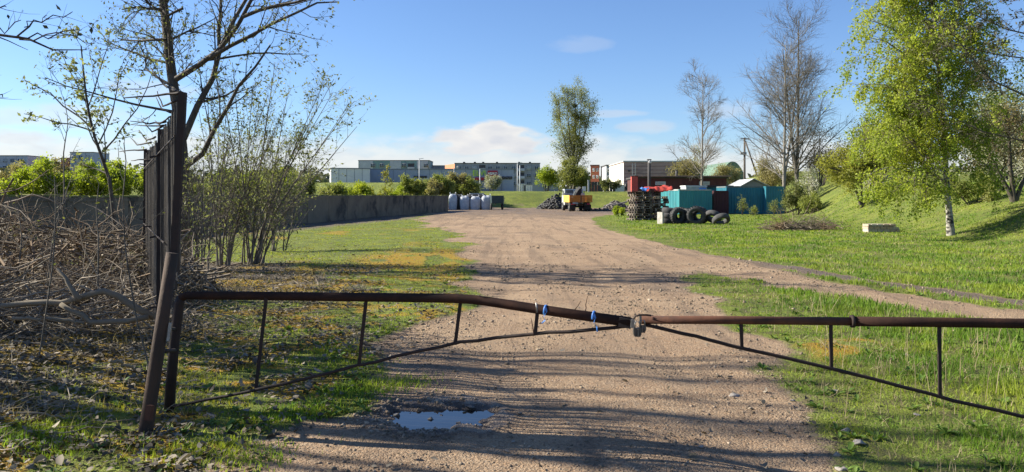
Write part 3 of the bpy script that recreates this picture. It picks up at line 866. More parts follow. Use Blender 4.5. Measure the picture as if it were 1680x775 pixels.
def far_buildings():
    def X(px, Y): return GX(px, Y)
    def Zt(py, Y): return EYE + (HY - py) / FPX * Y
    # long blue-grey retail hall
    Y = 200
    root, u, n, L_ = block('retail_hall', 'long blue-grey flat-roofed retail hall behind the blossoming shrubs', X(606, Y), X(843, Y), Y, Zt(278.5, Y), 45, 'b_metal', 'b_metal_trim', joints=12)
    for px in (813, 819.5, 826, 832):
        pass
    windows(root, (X(826, Y), Y - .1), (1, 0), 3, 1, .93, 3, .8, .75, Zt(292, Y), seed=2, lit=0, frame='b_roof')
    windows(root, (X(681, Y), Y - .1), (1, 0), 5, 1, .7, 3, .6, .55, Zt(290.5, Y), seed=3, lit=0, frame='b_roof')
    MB().box((X(802, Y), Y - .5, Zt(303, Y)), (6.5, 1.0, 4.0)).build('entrance', MAT['b_metal_trim'], root)
    # green and red lettering
    def sign(name, label, px, py, w, h, board, text, tm, size):
        s = thing(name, label, 'sign', (X(px, Y), Y - .3, Zt(py, Y)), local=True)
        if board: MB().box((0, 0, 0), (w, .2, h)).build('board', board, s)
        cu = bpy.data.curves.new('lettering', 'FONT'); cu.body = text; cu.align_x = 'CENTER'; cu.align_y = 'CENTER'
        cu.size = size; cu.extrude = .06; cu.offset = .03
        cu.materials.append(tm)
        tmp = bpy.data.objects.new('lettering_curve', cu)
        me = bpy.data.meshes.new_from_object(tmp)
        bpy.data.objects.remove(tmp)
        o = link('lettering', me, s)
        o.location = (0, -.2, 0); o.rotation_euler = (math.radians(90), 0, 0)
    sign('shop_sign', 'green lettering on the blue-grey hall wall', 786.3, 284.8, 0, 0, None, 'ELVI', MAT['sign_green'], 1.9)
    sign('shop_sign', 'dark red board with white lettering on the hall wall', 808.3, 285.2, 2.6, 1.6, MAT['sign_red'], 'VESKO', MAT['sign_white'], .78)
    e = MB(); e.box((X(787, Y), Y - .9, Zt(294, Y)), (2.4, 1.4, .7))
    tag(e.build('shop_awning', MAT['sign_red']), 'dark red awning below the green lettering', 'awning')
    # white unit at its left end
    Yw = 190
    root, *_ = block('white_warehouse', 'white low warehouse at the near end of the retail hall', X(543, Yw), X(604, Yw), Yw, Zt(277, Yw), 20, 'b_white', 'b_metal_trim', rz=.25, joints=5)
    # grey-green block of flats behind
    Y = 290
    root, u, n, L_ = block('apartment_block', 'green and grey apartment block above the roof of the retail hall', X(588, Y), X(704, Y), Y, Zt(264, Y), 14, 'b_teal', 'b_roof', joints=6, storeys=4)
    MB().box((X(693, Y), Y - .12, Zt(264, Y) - 7), (X(704, Y) - X(686, Y), .24, 13.8)).build('end_panel', MAT['b_greylight'], root)
    MB().box((X(601, Y), Y - .12, Zt(264, Y) - 7), (5.2, .24, 13.8)).build('end_panel', MAT['b_greylight'], root)
    MB().box((X(649, Y), Y - .12, Zt(264, Y) - 7), (4.2, .24, 13.8)).build('end_panel', MAT['b_greylight'], root)
    windows(root, (X(612, Y), Y - .3), (1, 0), 2, 3, 3.4, 2.8, 1.7, 1.5, Zt(264, Y) - 7.4, seed=4)
    windows(root, (X(663, Y), Y - .3), (1, 0), 2, 3, 8.4, 2.8, 1.7, 1.5, Zt(264, Y) - 7.4, seed=5)
    for q in range(3):
        bal = MB(); z = Zt(264, Y) - 2.9 - q * 2.8
        bal.box((X(674.5, Y), Y - .55, z), (2.6, 1.1, 1.0)); bo = bal.build('balcony', MAT['b_greylight'], root)
        MB().box((X(674.5, Y), Y - .02, z + 1.2), (2.4, .1, 1.3)).build('opening', MAT['b_roof'], bo)
    # small block in the gap
    root, *_ = block('low_house', 'small grey-green house roof in the gap between apartment blocks', X(705, 300), X(731, 300), 300, Zt(272.5, 300), 10, 'b_grey', 'b_roof')
    # long grey block with the orange gable
    Y = 280
    x0 = X(746, Y)
    root, u, n, L_ = block('apartment_block', 'long grey five-storey apartment block with a sunlit orange gable', x0, X(886, Y), Y, Zt(268.5, Y), 13, 'b_grey', 'b_roof', joints=10, storeys=4)
    gx = X(730, Y + 13)
    MB().add([(x0 - .02, Y, -1), (x0 - .02, Y, Zt(268.5, Y) - .1), (gx, Y + 13, Zt(268.5, Y) - .1), (gx, Y + 13, -1), (x0 - .02, Y + 13, -1), (x0 - .02, Y + 13, Zt(268.5, Y) - .1)],
             [(0, 1, 2, 3), (1, 5, 2), (0, 3, 4)]).build('gable', MAT['b_orange'], root)
    sk = [(c, q) for c in (3, 8) for q in range(3)]
    windows(root, (x0 + 1.6, Y - .1), (1, 0), 11, 3, 2.85, 2.8, 1.6, 1.45, Zt(268.5, Y) - 7.3, skip=sk, seed=6, lit=.4)
    for c in (3, 8):
        for q in range(3):
            z = Zt(268.5, Y) - 7.9 + q * 2.8; xx = x0 + 1.6 + 2.85 * c
            bo = MB().box((xx, Y - .55, z), (2.5, 1.1, .95)).build('balcony', MAT['b_greylight'], root)
            MB().box((xx, Y - .02, z + 1.15), (2.3, .1, 1.25)).build('opening', MAT['b_roof'], bo)
    for px in (760, 778, 792, 815, 852, 870):
        MB().box((X(px, Y), Y + 5, Zt(268.5, Y) + .5), (.8, .8, .6)).build('roof_vent', MAT['b_roof'], root)
    # far left blocks
    Y = 300
    root, u, n, L_ = block('apartment_block', 'grey tower block at the far end behind the wall, beyond the bright bushes', X(-60, Y), X(45, Y), Y, Zt(256, Y), 13, 'b_greylight', 'b_roof', joints=6, storeys=4)
    windows(root, (X(-52, Y), Y - .1), (1, 0), 8, 4, 2.9, 2.8, 1.6, 1.4, Zt(256, Y) - 10.2, seed=7)
    root, *_ = block('apartment_block', 'pale block with a small brown annexe rising over the bright bushes', X(115, Y), X(153, Y), Y, Zt(250.5, Y), 12, 'b_greylight', 'b_roof', joints=3, storeys=3)
    windows(root, (X(121, Y), Y - .1), (1, 0), 3, 2, 2.7, 2.8, 1.5, 1.4, Zt(250.5, Y) - 4.6, seed=8)
    MB().box((X(107, Y), Y + 4, Zt(259, Y) / 2), (X(115, Y) - X(101, Y), 8, Zt(259, Y))).build('annexe', MAT['b_brickred'], root)
    root, *_ = block('long_roofed_hall', 'long dark low roof between the two far blocks', X(45, 330), X(102, 330), 330, Zt(266.5, 330), 16, 'b_grey', 'b_roof')
    # right of the poplar
    Y = 210
    root, *_ = block('brick_house', 'narrow orange-red brick building beside the poplar', X(969, Y), X(982.5, Y), Y, Zt(272, Y), 16, 'b_brickred', 'b_roof', rz=-.12)
    windows(root, (X(974, Y), Y - .25), (1, 0), 2, 3, .95, 1.9, .6, .9, Zt(272, Y) - 5.0, seed=9, lit=.2)
    Y = 200
    root, *_ = block('pale_tower', 'narrow white-walled house with a dark windowed side', X(995, Y), X(1004.5, Y), Y, Zt(272, Y), 12, 'b_grey', 'b_roof', rz=0)
    MB().box((X(995, Y) - .03, Y + 6, Zt(272.3, Y) / 2 - .3), (.06, 11.9, Zt(272.3, Y))).build('side_wall', MAT['b_white'], root)
    windows(root, (X(999.5, Y), Y - .1), (1, 0), 1, 3, 1, 1.9, .8, 1.0, Zt(272, Y) - 5.0, seed=10, lit=.4)
    Y = 150
    x0 = X(1023.5, Y)
    root, u, n, L_ = block('mauve_warehouse', 'large mauve brick warehouse with a sunlit cream end wall', x0, X(1135, Y), Y, Zt(266, Y), 22, 'b_mauve', 'b_roofgrey', joints=0)
    gx = X(1004, Y + 20)
    cz = Zt(266, Y) - .2
    MB().box((x0 - .03, Y + 11, cz / 2 - .3), (.06, 21.9, cz + .6)).build('end_wall', MAT['b_cream'], root)
    for k in range(9):
        MB().box((x0 + L_ / 2, Y - .012, 1.2 + k * .75), (L_ - .2, .04, .07)).build('joint', MAT['b_maroon'], root)
    MB().box((X(1032, Y), Y - .1, Zt(280.5, Y)), (.35, .2, .35)).build('wall_lamp', MAT['b_roof'], root)
    MB().box((X(1012, Y), Y - 2, 2.4), (1.9, 3, 2.2)).build('dock', MAT['b_greylight'], root)
    MB().box((X(1030, Y), Y - 1.5, 2.0), (1.5, 2, 3.4)).build('doorway', MAT['b_roof'], root)
    # ladder mast behind the red post
    lad = thing('ladder', 'thin pale ladder standing in front of the mauve warehouse', 'ladder', (X(1040, 140), 140, 0))
    for dx in (-.28, .28):
        MB().box((X(1040, 140) + dx, 140, 3.9), (.07, .07, Zt(270, 140) - .2)).build('stile', MAT['pole_grey'], lad)
    for k in range(14):
        MB().box((X(1040, 140), 140, 2.2 + k * .38), (.5, .05, .05)).build('rung', MAT['pole_grey'], lad)
    # low maroon building
    Y = 92
    root, u, n, L_ = block('maroon_shed', 'long low maroon building with a flat overhanging roof', X(1046, Y), X(1192, Y), Y, Zt(293, Y), 8, 'b_maroon', 'b_roof', joints=0)
    MB().box((X(1119, Y), Y - .25, Zt(292.3, Y) + .22), (L_ + .9, .5, .10)).build('fascia', MAT['b_mauve'], root)
    for (a, b_) in ((1075, 1092), (1147, 1164)):
        xm = (X(a, Y) + X(b_, Y)) / 2
        w_ = MB(); w_.box((xm, Y - .04, Zt(301, Y)), (X(b_, Y) - X(a, Y), .08, .42)); wo = w_.build('window', MAT['b_frame'], root)
        MB().box((xm, Y - .06, Zt(301, Y)), (X(b_, Y) - X(a, Y) - .2, .08, .26)).build('pane', MAT['b_glass_lit'], wo)
    for k in range(14):
        MB().box((X(1048, Y) + .2 + k * L_ / 14, Y - .015, 1.7), (.05, .05, 3.4)).build('batten', MAT['b_maroon'], root)
    c = MB(); c.box((X(1040.5, 88), 88, Zt(306, 88) ), (X(1046, 88) - X(1035.5, 88), .7, 2 * (Zt(290, 88) - Zt(306, 88))))
    rp = thing('red_brick_pier', 'upright bright red painted pier at the end of the maroon building', 'pier', (X(1040.5, 88), 88, 0))
    MB().box((X(1040.5, 88), 88, Zt(290, 88) / 2), (X(1045.5, 88) - X(1035.5, 88), .7, Zt(290, 88))).build('shaft', MAT['b_redpaint'], rp)
    MB().box((X(1040.5, 88), 88, Zt(290, 88) + .04), (.8, .78, .07)).build('cap', MAT['b_maroon'], rp)
    # flue with a lamp
    fl = thing('flue_pipe', 'dark flue pipe with a bright round lamp near its top', 'flue', (X(1065, 86), 86, 0))
    MB().tube([(X(1065, 86), 86, 0), (X(1065, 86), 86, Zt(264, 86))], .17, 12).build('pipe', MAT['b_roof'], fl)
    MB().box((X(1065, 86), 86, Zt(262.5, 86)), (.45, .45, .12)).build('cowl', MAT['b_roof'], fl)
    MB().torus((X(1066, 86), 85.75, Zt(266, 86)), .10, .08, axis=(0, 1, 0), K=16, k=8).build('lamp', MAT['b_white'], fl)
    f2 = thing('flue_pipe', 'short black flue sticking up from the maroon roof', 'flue', (X(1110, 94), 94, 3))
    MB().tube([(X(1110, 94), 94, 3.0), (X(1110, 94), 94, Zt(280, 94))], .15, 10).build('pipe', MAT['b_roof'], f2)
    MB().tube([(X(1110, 94), 94, Zt(280, 94)), (X(1110, 94), 94, Zt(279, 94))], .2, 10).build('rim', MAT['b_roof'], f2)
    # green hall
    Y = 135
    gh = thing('green_hall', 'green arched sheet-metal hall behind the bare trees', 'building', (X(1205, Y), Y, 0))
    for (mat, nm, a0, a1) in ((MAT['b_green'], 'arched_roof', 0, 1),):
        b = MB(); n_ = 16; xa, xb = X(1174, Y), X(1230, Y); V = []
        for yy in (Y, Y + 18):
            for i in range(n_ + 1):
                t = i / n_; V.append((xa + (xb - xa) * t, yy, 2.4 + math.sin(t * math.pi) ** .8 * (Zt(265, Y) - 2.4)))
        F = [(i, i + 1, n_ + 2 + i, n_ + 1 + i) for i in range(n_)] + [tuple(range(n_ + 1))[::-1]]
        b.add(V, F); b.build(nm, mat, gh)
    MB().box(((xa + xb) / 2, Y + 9, 1.1), (xb - xa, 18, 2.8)).build('wall', MAT['b_grey'], gh)
    for k in range(1, 12):
        t = k / 12; zt = 2.4 + math.sin(t * math.pi) ** .8 * (Zt(265, Y) - 2.4)
        MB().box((xa + (xb - xa) * t, Y - .02, (zt + 2.4) / 2), (.08, .06, zt - 2.5)).build('rib', MAT['b_green'], gh)
    # pale-roofed shed behind the containers
    Y = 70
    sh = thing('gable_shed', 'small shed with pale corrugated gable roof behind the blue containers', 'shed', (X(1225, Y), Y, 0))
    xa, xr, xb = X(1190, Y), X(1237, Y), X(1259, Y)
    zt, ze = Zt(293, Y), Zt(305, Y)
    MB().box(((X(1218, Y) + xb) / 2, Y + 2.4, ze / 2), (xb - X(1218, Y) - .2, 4.0, ze)).build('wall', MAT['b_grey'], sh)
    g = MB(); g.add([(X(1218, Y), Y + .35, ze), (xb, Y + .35, ze), (xr, Y + .35, zt - .05)], [(0, 1, 2)]); g.build('gable', MAT['b_grey'], sh)
    g = MB(); d = np.array([X(1202, Y) - xr, 0, ze - zt]); th = .06
    g.add([(xr, Y, zt), (X(1218, Y) - .15, Y, ze), (X(1191, Y + 6), Y + 6, ze), (X(1213, Y + 6), Y + 6, zt), (xr, Y, zt - th), (X(1218, Y) - .15, Y, ze - th), (X(1191, Y + 6), Y + 6, ze - th), (X(1213, Y + 6), Y + 6, zt - th)],
          [(0, 1, 2, 3), (4, 7, 6, 5), (0, 4, 5, 1), (2, 6, 7, 3)]); g.build('roof_slope', MAT['b_roofgrey'], sh)
    g = MB(); g.add([(xr, Y, zt), (xb + .2, Y, ze), (xb + .2 + .3, Y + 6, ze), (X(1213, Y + 6), Y + 6, zt), (xr, Y, zt - th), (xb + .2, Y, ze - th), (xb + .5, Y + 6, ze - th), (X(1213, Y + 6), Y + 6, zt - th)],
                    [(0, 3, 2, 1), (4, 5, 6, 7), (0, 1, 5, 4)]); g.build('roof_slope', MAT['b_roofgrey'], sh)
    # utility pole with brace
    Y = 95
    up = thing('utility_pole', 'dark wooden utility pole with a slanting brace above the containers', 'pole', (X(1221.5, Y), Y, 0))
    MB().tube([(X(1221.5, Y), Y, 0), (X(1221.5, Y), Y, Zt(226, Y))], [.16, .11], 10).build('pole', MAT['pole_wood'], up)
    MB().tube([(X(1222, Y), Y - .2, Zt(232, Y)), (X(1240, Y), Y - .6, Zt(290, Y))], .1, 8).build('brace', MAT['pole_wood'], up)
    MB().box((X(1219, Y), Y - .1, Zt(252, Y)), (.75, .3, .3)).build('switch_box', MAT['b_grey'], up)
    MB().box((X(1221.5, Y), Y - .15, Zt(228, Y)), (1.1, .1, .1)).build('crossarm', MAT['pole_wood'], up)
    # street lamps in front of the hall
    for (px, Y, t, lab) in [(688, 185, 261, 'tall pale lamp post in front of the hall near the green block'), (745, 185, 277, 'thin lamp post before the hall below the orange gable'), (787.5, 170, 277, 'lamp post standing before the green lettering'),
                            (849, 160, 268, 'pale lamp post just past the hall end, first of a close pair'), (853, 150, 271, 'lamp post past the hall end, second of a close pair'), (741.5, 110, 300, 'short thin post behind the white bags')]:
        lp = thing('lamp_post', lab, 'lamp post', (X(px, Y), Y, 1.5))
        MB().tube([(X(px, Y), Y, 0), (X(px, Y), Y, Zt(t, Y))], [.14, .09], 8).build('pole', MAT['pole_grey'], lp)
        MB().bar((X(px, Y) - .1, Y, Zt(t, Y)), (X(px, Y) + 1.0, Y, Zt(t, Y) + .12), .2, .1).build('lamp_head', MAT['pole_grey'], lp)
    # parked things behind the bank
    for (px, Y, w, h, lab) in [(866, 165, 1.9, 1.8, 'white box kiosk beyond the grass bank, beside the lamp post pair'), (857, 165, 1.5, 2.0, 'narrow white kiosk next to the hall end beyond the bank')]:
        k = thing('kiosk', lab, 'kiosk', (X(px, Y), Y, 2.0))
        MB().box((X(px, Y), Y, 1.2 + h / 2), (w, 1.5, h + 1.2)).build('body', MAT['b_white'], k)
        MB().box((X(px, Y), Y, 1.2 + h + .68), (w + .2, 1.7, .12)).build('roof', MAT['b_greylight'], k)
        for s in (-.3, 0, .3):
            MB().box((X(px, Y) + s * w, Y - .76, 1.3 + h / 2), (.08, .06, h + .6)).build('post', MAT['b_grey'], k)
    # dark low fence strip between trees
    Yf = 150
    fe = thing('yard_fence', 'dark low panel fence beyond the bank between hall and poplar', 'fence', (X(893, Yf), Yf, 2))
    for k in range(7):
        MB().box((X(872, Yf) + .55 + k * .72, Yf, 2.7), (.66, .08, 2.4)).build('panel', MAT['b_grey'], fe)
    fe = thing('yard_fence', 'dark plank fence below the pale buildings past the poplar', 'fence', (X(985, 125), 125, 2))
    for k in range(9):
        MB().box((X(965, 125) + .25 + k * .5, 125, 2.7), (.45, .08, 2.0)).build('panel', MAT['b_roof'], fe)
    hm = thing('white_sign_board', 'small white board on a post behind the truck', 'board', (X(958.5, 100), 100, 2))
    MB().box((X(958.5, 100), 100, Zt(310, 100)), (.45, .08, .6)).build('board', MAT['b_white'], hm)
    MB().box((X(958.5, 100), 100.08, 2.1), (.08, .08, 1.1)).build('post', MAT['b_roof'], hm)
    co = thing('concrete_post', 'pale slim concrete post standing on the bank past the truck', 'post', (X(965.5, 101), 101, 1.8))
    MB().box((X(965.5, 101), 101, 2.4), (.18, .18, 2.0)).build('shaft', MAT['b_greylight'], co)
    MB().box((X(965.5, 101), 101, 3.45), (.24, .24, .12)).build('cap', MAT['b_greylight'], co)
far_buildings()

# ------------------------------------------------------------------ containers
MAT['teal'] = pmat("teal_container_paint", (.042, .25, .265), (.034, .205, .235), 1.2, .6, bump=.25, c3=(.09, .11, .10), c3scale=2.2, c3lo=.62, c3hi=.70, stretch=(1, 1, .4))
MAT['teal_blue'] = pmat("blue_container_paint", (.026, .175, .23), (.021, .14, .19), 1.2, .6, bump=.25, c3=(.05, .075, .085), c3scale=2.2, c3lo=.60, c3hi=.72, stretch=(1, 1, .4))
MAT['maroon_cont'] = pmat("maroon_container_paint", (.075, .022, .025), (.05, .016, .02), 1.2, .7, bump=.25)
MAT['cont_trim'] = pmat("container_trim", (.16, .19, .19), (.10, .12, .12), 3, .7, bump=.2)
MAT['cont_white'] = pmat("chalky_white_edge", (.42, .43, .41), (.30, .32, .31), 4, .8, bump=.3)
def corrugated(p0, p1, z0, z1, out, pitch, depth):
    """corrugated sheet between p0 and p1 (xy); out = outward normal"""
    p0 = np.array(p0, float); p1 = np.array(p1, float); out = np.array(out, float)
    L_ = np.linalg.norm(p1 - p0); u = (p1 - p0) / L_
    n = max(2, int(L_ / pitch))
    prof = []
    for i in range(n):
        s = i / n * L_; w = L_ / n
        prof += [(s, 0), (s + w * .35, 0), (s + w * .5, depth), (s + w * .85, depth)]
    prof.append((L_, 0))
    V = []; F = []
    for (s, d) in prof:
        q = p0 + u * s + out * d
        V += [(q[0], q[1], z0), (q[0], q[1], z1)]
    for i in range(len(prof) - 1):
        F.append((2 * i, 2 * i + 2, 2 * i + 3, 2 * i + 1))
    return V, F
def container(label, corner, rz, L_, D, H, paint, trim, pitch=.22):
    """near-left bottom corner, front along +x (local), depth along +y"""
    root = thing('storage_container', label, 'container', (corner[0], corner[1], gz(*corner) - .05), group=None, rz=rz, local=True)
    V, F = corrugated((.08, 0), (L_ - .08, 0), .12, H - .08, (0, -1), pitch, .035); MB().add(V, F).build('side_panel', paint, root)
    V, F = corrugated((L_ - .08, D), (.08, D), .12, H - .08, (0, 1), pitch, .035); MB().add(V, F).build('side_panel', paint, root)
    V, F = corrugated((0, D - .08), (0, .08), .12, H - .08, (-1, 0), pitch, .035); MB().add(V, F).build('end_panel', paint, root)
    V, F = corrugated((L_, .08), (L_, D - .08), .12, H - .08, (1, 0), pitch, .035); MB().add(V, F).build('end_panel', paint, root)
    for (x, y) in ((.03, .03), (L_ - .03, .03), (.03, D - .03), (L_ - .03, D - .03)):
        MB().box((x, y, H / 2), (.12, .12, H)).build('corner_post', paint, root)
    MB().box((L_ / 2, -.005, H - .05), (L_ - .14, .10, .1)).build('top_rail', trim, root)
    MB().box((-.005, D / 2, H - .05), (.10, D - .14, .1)).build('top_rail', trim, root)
    MB().box((L_ / 2, -.005, .08), (L_ - .14, .10, .12)).build('bottom_rail', paint, root)
    MB().box((-.005, D / 2, .08), (.10, D - .14, .12)).build('bottom_rail', paint, root)
    MB().box((L_ / 2, D / 2, H - .02), (L_ - .1, D - .1, .05)).build('roof', trim, root)
    return root
def containers():
    container('small bright teal container, its sunlit end behind the pallets and tyres', (GX(1114.5, 60), 60), .33, 2.95, 2.75, 2.02, MAT['teal'], MAT['cont_white'])
    c = container('dark maroon container wedged between the teal and blue containers', (GX(1171.5, 61.3), 61.3), .05, 1.15, 2.4, 1.92, MAT['maroon_cont'], MAT['maroon_cont'])
    container('long blue container with shrubs in front, last of the row', (GX(1192, 62.5), 62.5), .06, 3.15, 2.4, 2.28, MAT['teal_blue'], MAT['cont_trim'])
    container('blue container at the shaded end of the row beside the bank', (GX(1257, 62.2), 62.2), .10, 1.5, 2.4, 2.30, MAT['teal_blue'], MAT['teal_blue'])
    w = thing('site_cabin', 'white low cabin roof showing behind the teal container', 'cabin', (GX(1126, 67), 67, 0))
    MB().box((GX(1143, 67), 68.2, 1.1), (GX(1160, 67) - GX(1126, 67), 2.2, 2.4)).build('body', MAT['cont_white'], w)
    MB().box((GX(1143, 67), 68.2, 2.33), (GX(1160, 67) - GX(1126, 67) + .1, 2.3, .08)).build('roof', MAT['b_white'], w)
    MB().box((GX(1153, 67), 67.02, 1.95), (.6, .1, .42)).build('sign_panel', MAT['ribbon'], w)
    w = thing('flat_roofed_shed', 'low dark-roofed blue shed behind the maroon container', 'shed', (GX(1160, 68), 68, 0))
    MB().box((GX(1180, 68), 69.2, 1.1), (GX(1203, 68) - GX(1161, 68), 2.2, 2.25)).build('body', MAT['teal_blue'], w)
    MB().box((GX(1180, 68), 69.1, 2.33), (GX(1204, 68) - GX(1159, 68), 2.7, .12)).build('roof', MAT['b_roof'], w)
containers()

# ------------------------------------------------------------------ pallets
MAT['pallet'] = pmat("weathered_pallet_wood", (.30, .25, .20), (.19, .155, .125), 5, .9, bump=.4, stretch=(.4, 1, 1))
MAT['pallet_new'] = pmat("paler_pallet_wood", (.50, .40, .29), (.38, .30, .215), 5, .9, bump=.4)
MAT['pallet_dark'] = pmat("dark_pallet_wood", (.12, .10, .085), (.075, .062, .054), 5, .9, bump=.4)
def pallet_mesh(mat, nm):
    b = MB(); W, D = 1.2, .8
    for i in range(5):
        b.box((0, -D / 2 + .05 + i * (D - .1) / 4, .135), (W, .10, .022))
    for x in (-.53, 0, .53):
        b.box((x, 0, .113), (.10, D, .022))
        for y in (-.34, 0, .34):
            b.box((x, y, .062), (.14, .10, .078))
    for y in (-.35, 0, .35):
        b.box((0, y, .012), (W, .10, .022))
    V = np.concatenate(b.v); F = np.concatenate([np.array(l) for l in b.f.values()])
    return mesh_from(nm, V, [F], mat)
ORD = ['lowest', 'second', 'third', 'fourth', 'fifth', 'sixth', 'seventh', 'eighth', 'ninth', 'tenth', 'eleventh']
def pallets():
    mA = pallet_mesh(MAT['pallet'], 'pallet'); mB = pallet_mesh(MAT['pallet_dark'], 'pallet_dark'); mC = pallet_mesh(MAT['pallet_new'], 'pallet_new')
    r = random.Random(4)
    def stack(cx, cy, n, rz, lab, grp, toplab, topmesh, sl=(0, 0)):
        z = gz(cx, cy) - .02
        for i in range(n):
            o = link('wooden_pallet', topmesh if i == n - 1 else (mA if r.random() < .4 else mB))
            o.location = (cx + r.uniform(-.09, .09) + sl[0] * i, cy + r.uniform(-.05, .05), z + i * .1465)
            o.rotation_euler = (r.uniform(-.003, .003), 0, rz + r.uniform(-.03, .03) + (math.pi / 2 if (0 < i < n - 1 and r.random() < .4) else 0))
            tag(o, toplab if i == n - 1 else (ORD[i] + ' pallet from the bottom of ' + lab), 'pallet', grp)
        return z + n * .1465
    za = stack(GX(1049, 46.6), 46.6, 12, .28, 'the taller weathered stack at the road side', 'pallets in the taller stack', 'topmost pallet of the taller stack, under the dark board', mB, (.004, 0))
    stack(GX(1079, 47.0), 47.0, 10, .10, 'the lower weathered stack beside the teal container', 'pallets in the lower stack', 'pale topmost pallet lying on the lower stack', mC)
    stack(GX(1063, 48.3), 48.3, 12, .2, 'the shaded stack behind the two front stacks', 'pallets in the rear stack', 'topmost pallet of the rear stack behind the tarpaulin', mB)
    o = MB().box((GX(1045, 46.5), 46.4, za + .04), (1.15, .95, .035), .24).build('dark_board', MAT['pallet_dark'])
    tag(o, 'dark flat board lying on the taller pallet stack', 'board')
    # crumpled tarpaulin: red and blue
    m_r = pmat("red_tarpaulin", (.42, .055, .03), (.34, .045, .028), 3, .55, bump=.3)
    rng = np.random.default_rng(6)
    def tarp(name, lab, x0, x1, y0, y1, z, hgt, mat, seed, nx=22, ny=10):
        u = np.linspace(0, 1, nx); v = np.linspace(0, 1, ny)
        U, Vv = np.meshgrid(u, v)
        X = x0 + (x1 - x0) * U; Yy = y0 + (y1 - y0) * Vv
        Z = z + hgt * (fbm(U * 5, Vv * 3, seed, 3) - .25) - .35 * np.maximum(0, .35 - Vv) * 2 * (fbm(U * 4, Vv * 0 + 2, seed + 5, 2) > .42)
        Pm = np.stack([X, Yy + .1 * (fbm(U * 6, Vv * 6, seed + 2) - .5), Z], -1).reshape(-1, 3)
        idx = np.arange(nx * ny).reshape(ny, nx)
        Q = np.stack([idx[:-1, :-1], idx[:-1, 1:], idx[1:, 1:], idx[1:, :-1]], -1).reshape(-1, 4)
        o = link(name, mesh_from(name, Pm, [Q], mat, smooth=True))
        md = o.modifiers.new('thickness', 'SOLIDIFY'); md.thickness = .02
        tag(o, lab, 'tarpaulin')
    tarp('tarpaulin', 'crumpled bright red tarpaulin draped over the rear pallets', GX(1058, 47.9), GX(1101, 48.5), 47.7, 49.2, 1.95, .38, m_r, 3)
    tarp('tarpaulin', 'small blue tarpaulin fold beside the red one on the pallets', GX(1052, 46.9), GX(1064, 46.9), 46.7, 47.4, 1.86, .34, MAT['ribbon'], 7, 8, 6)
pallets()

# ------------------------------------------------------------------ tyres
MAT['rubber'] = pmat("weathered_rubber", (.030, .030, .032), (.055, .054, .053), 6, .8, bump=.3)
MAT['rubber_grey'] = pmat("dusty_rubber", (.085, .083, .08), (.05, .049, .048), 5, .85, bump=.3)
def tyre(label, c, R, w, axis, mat, lugs=True):
    ax = Vector(axis).normalized()
    t = w / 2
    o = thing('tyre', label, 'tyre', c, 'discarded tyres beside the pallets', local=True)
    b = MB(); b.torus((0, 0, 0), R - t * .75, t * .75, axis=ax, K=32, k=12, squash=1.35)
    b.build('casing', mat, o)
    if lugs:
        u = ax.orthogonal().normalized(); w_ = ax.cross(u)
        g = MB()
        for i in range(22):
            a = 2 * math.pi * i / 22
            d = u * math.cos(a) + w_ * math.sin(a); tg = ax.cross(d)
            for s in (-1, 1):
                p = d * (R - .03) + ax * (s * t * .45) + tg * (s * .03)
                M_ = np.array([tg, ax, d]).T
                g.box(tuple(p), (.055, t * .75, .09), rot=M_)
        g.build('tread', mat, o)
    return o
def tyres():
    def at(px, Y, R, lift=0):
        x = GX(px, Y); return (x, Y, gz(x, Y) + R - .05 + lift)
    tyre('upright tractor tyre facing the road, its dark round hole fully visible', at(1142, 40.2, .50), .50, .34, (.25, 1, .05), MAT['rubber'])
    tyre('dark upright tyre left of the fully visible round one', at(1112, 40.6, .46), .46, .34, (-.45, 1, .1), MAT['rubber'])
    tyre('tyre half hidden between the two upright tyres', at(1126, 40.7, .44), .44, .30, (.9, .5, .0), MAT['rubber_grey'])
    x = GX(1183, 39.6); tyre('grey tyre slumped flat at the blue container end of the heap', (x, 39.6, gz(x, 39.6) + .25), .47, .28, (-.15, .75, 1), MAT['rubber_grey'], False)
    x = GX(1170, 40.5); tyre('tyre leaning over the slumped grey one', (x, 40.5, gz(x, 40.5) + .38), .46, .30, (.45, .6, 1), MAT['rubber_grey'], False)
    x = GX(1147, 41.0); tyre('tyre leaning behind the fully visible round one', (x, 40.85, gz(x, 41) + .42), .47, .36, (.5, 1, .25), MAT['rubber'])
    x = GX(1117, 41.2); tyre('tyre standing behind the dark upright tyre', (x, 41.25, gz(x, 41) + .42), .45, .36, (.2, 1, -.2), MAT['rubber'])
    x = GX(1097, 40.5); tyre('lowest tyre of the flat pile next to the white board', (x, 40.9, gz(x, 40) + .14), .42, .34, (0, .05, 1), MAT['rubber'], False)
    tyre('middle tyre of the flat pile next to the white board', (x + .03, 40.9, gz(x, 40) + .42), .42, .34, (.05, .0, 1), MAT['rubber_grey'], False)
    tyre('topmost tyre of the flat pile next to the white board', (x + .12, 40.9, gz(x, 40) + .70), .40, .32, (.1, -.05, 1), MAT['rubber'], False)
    x = GX(1083, 40.4)
    o = MB().box((x, 40.3, gz(x, 40.3) + .30), (.10, .42, .66), .5).build('white_board', pmat("peeling_white_board", (.42, .40, .36), (.28, .26, .23), 7, .8, bump=.3))
    tag(o, 'narrow white board standing against the flat tyre pile', 'board')
tyres()

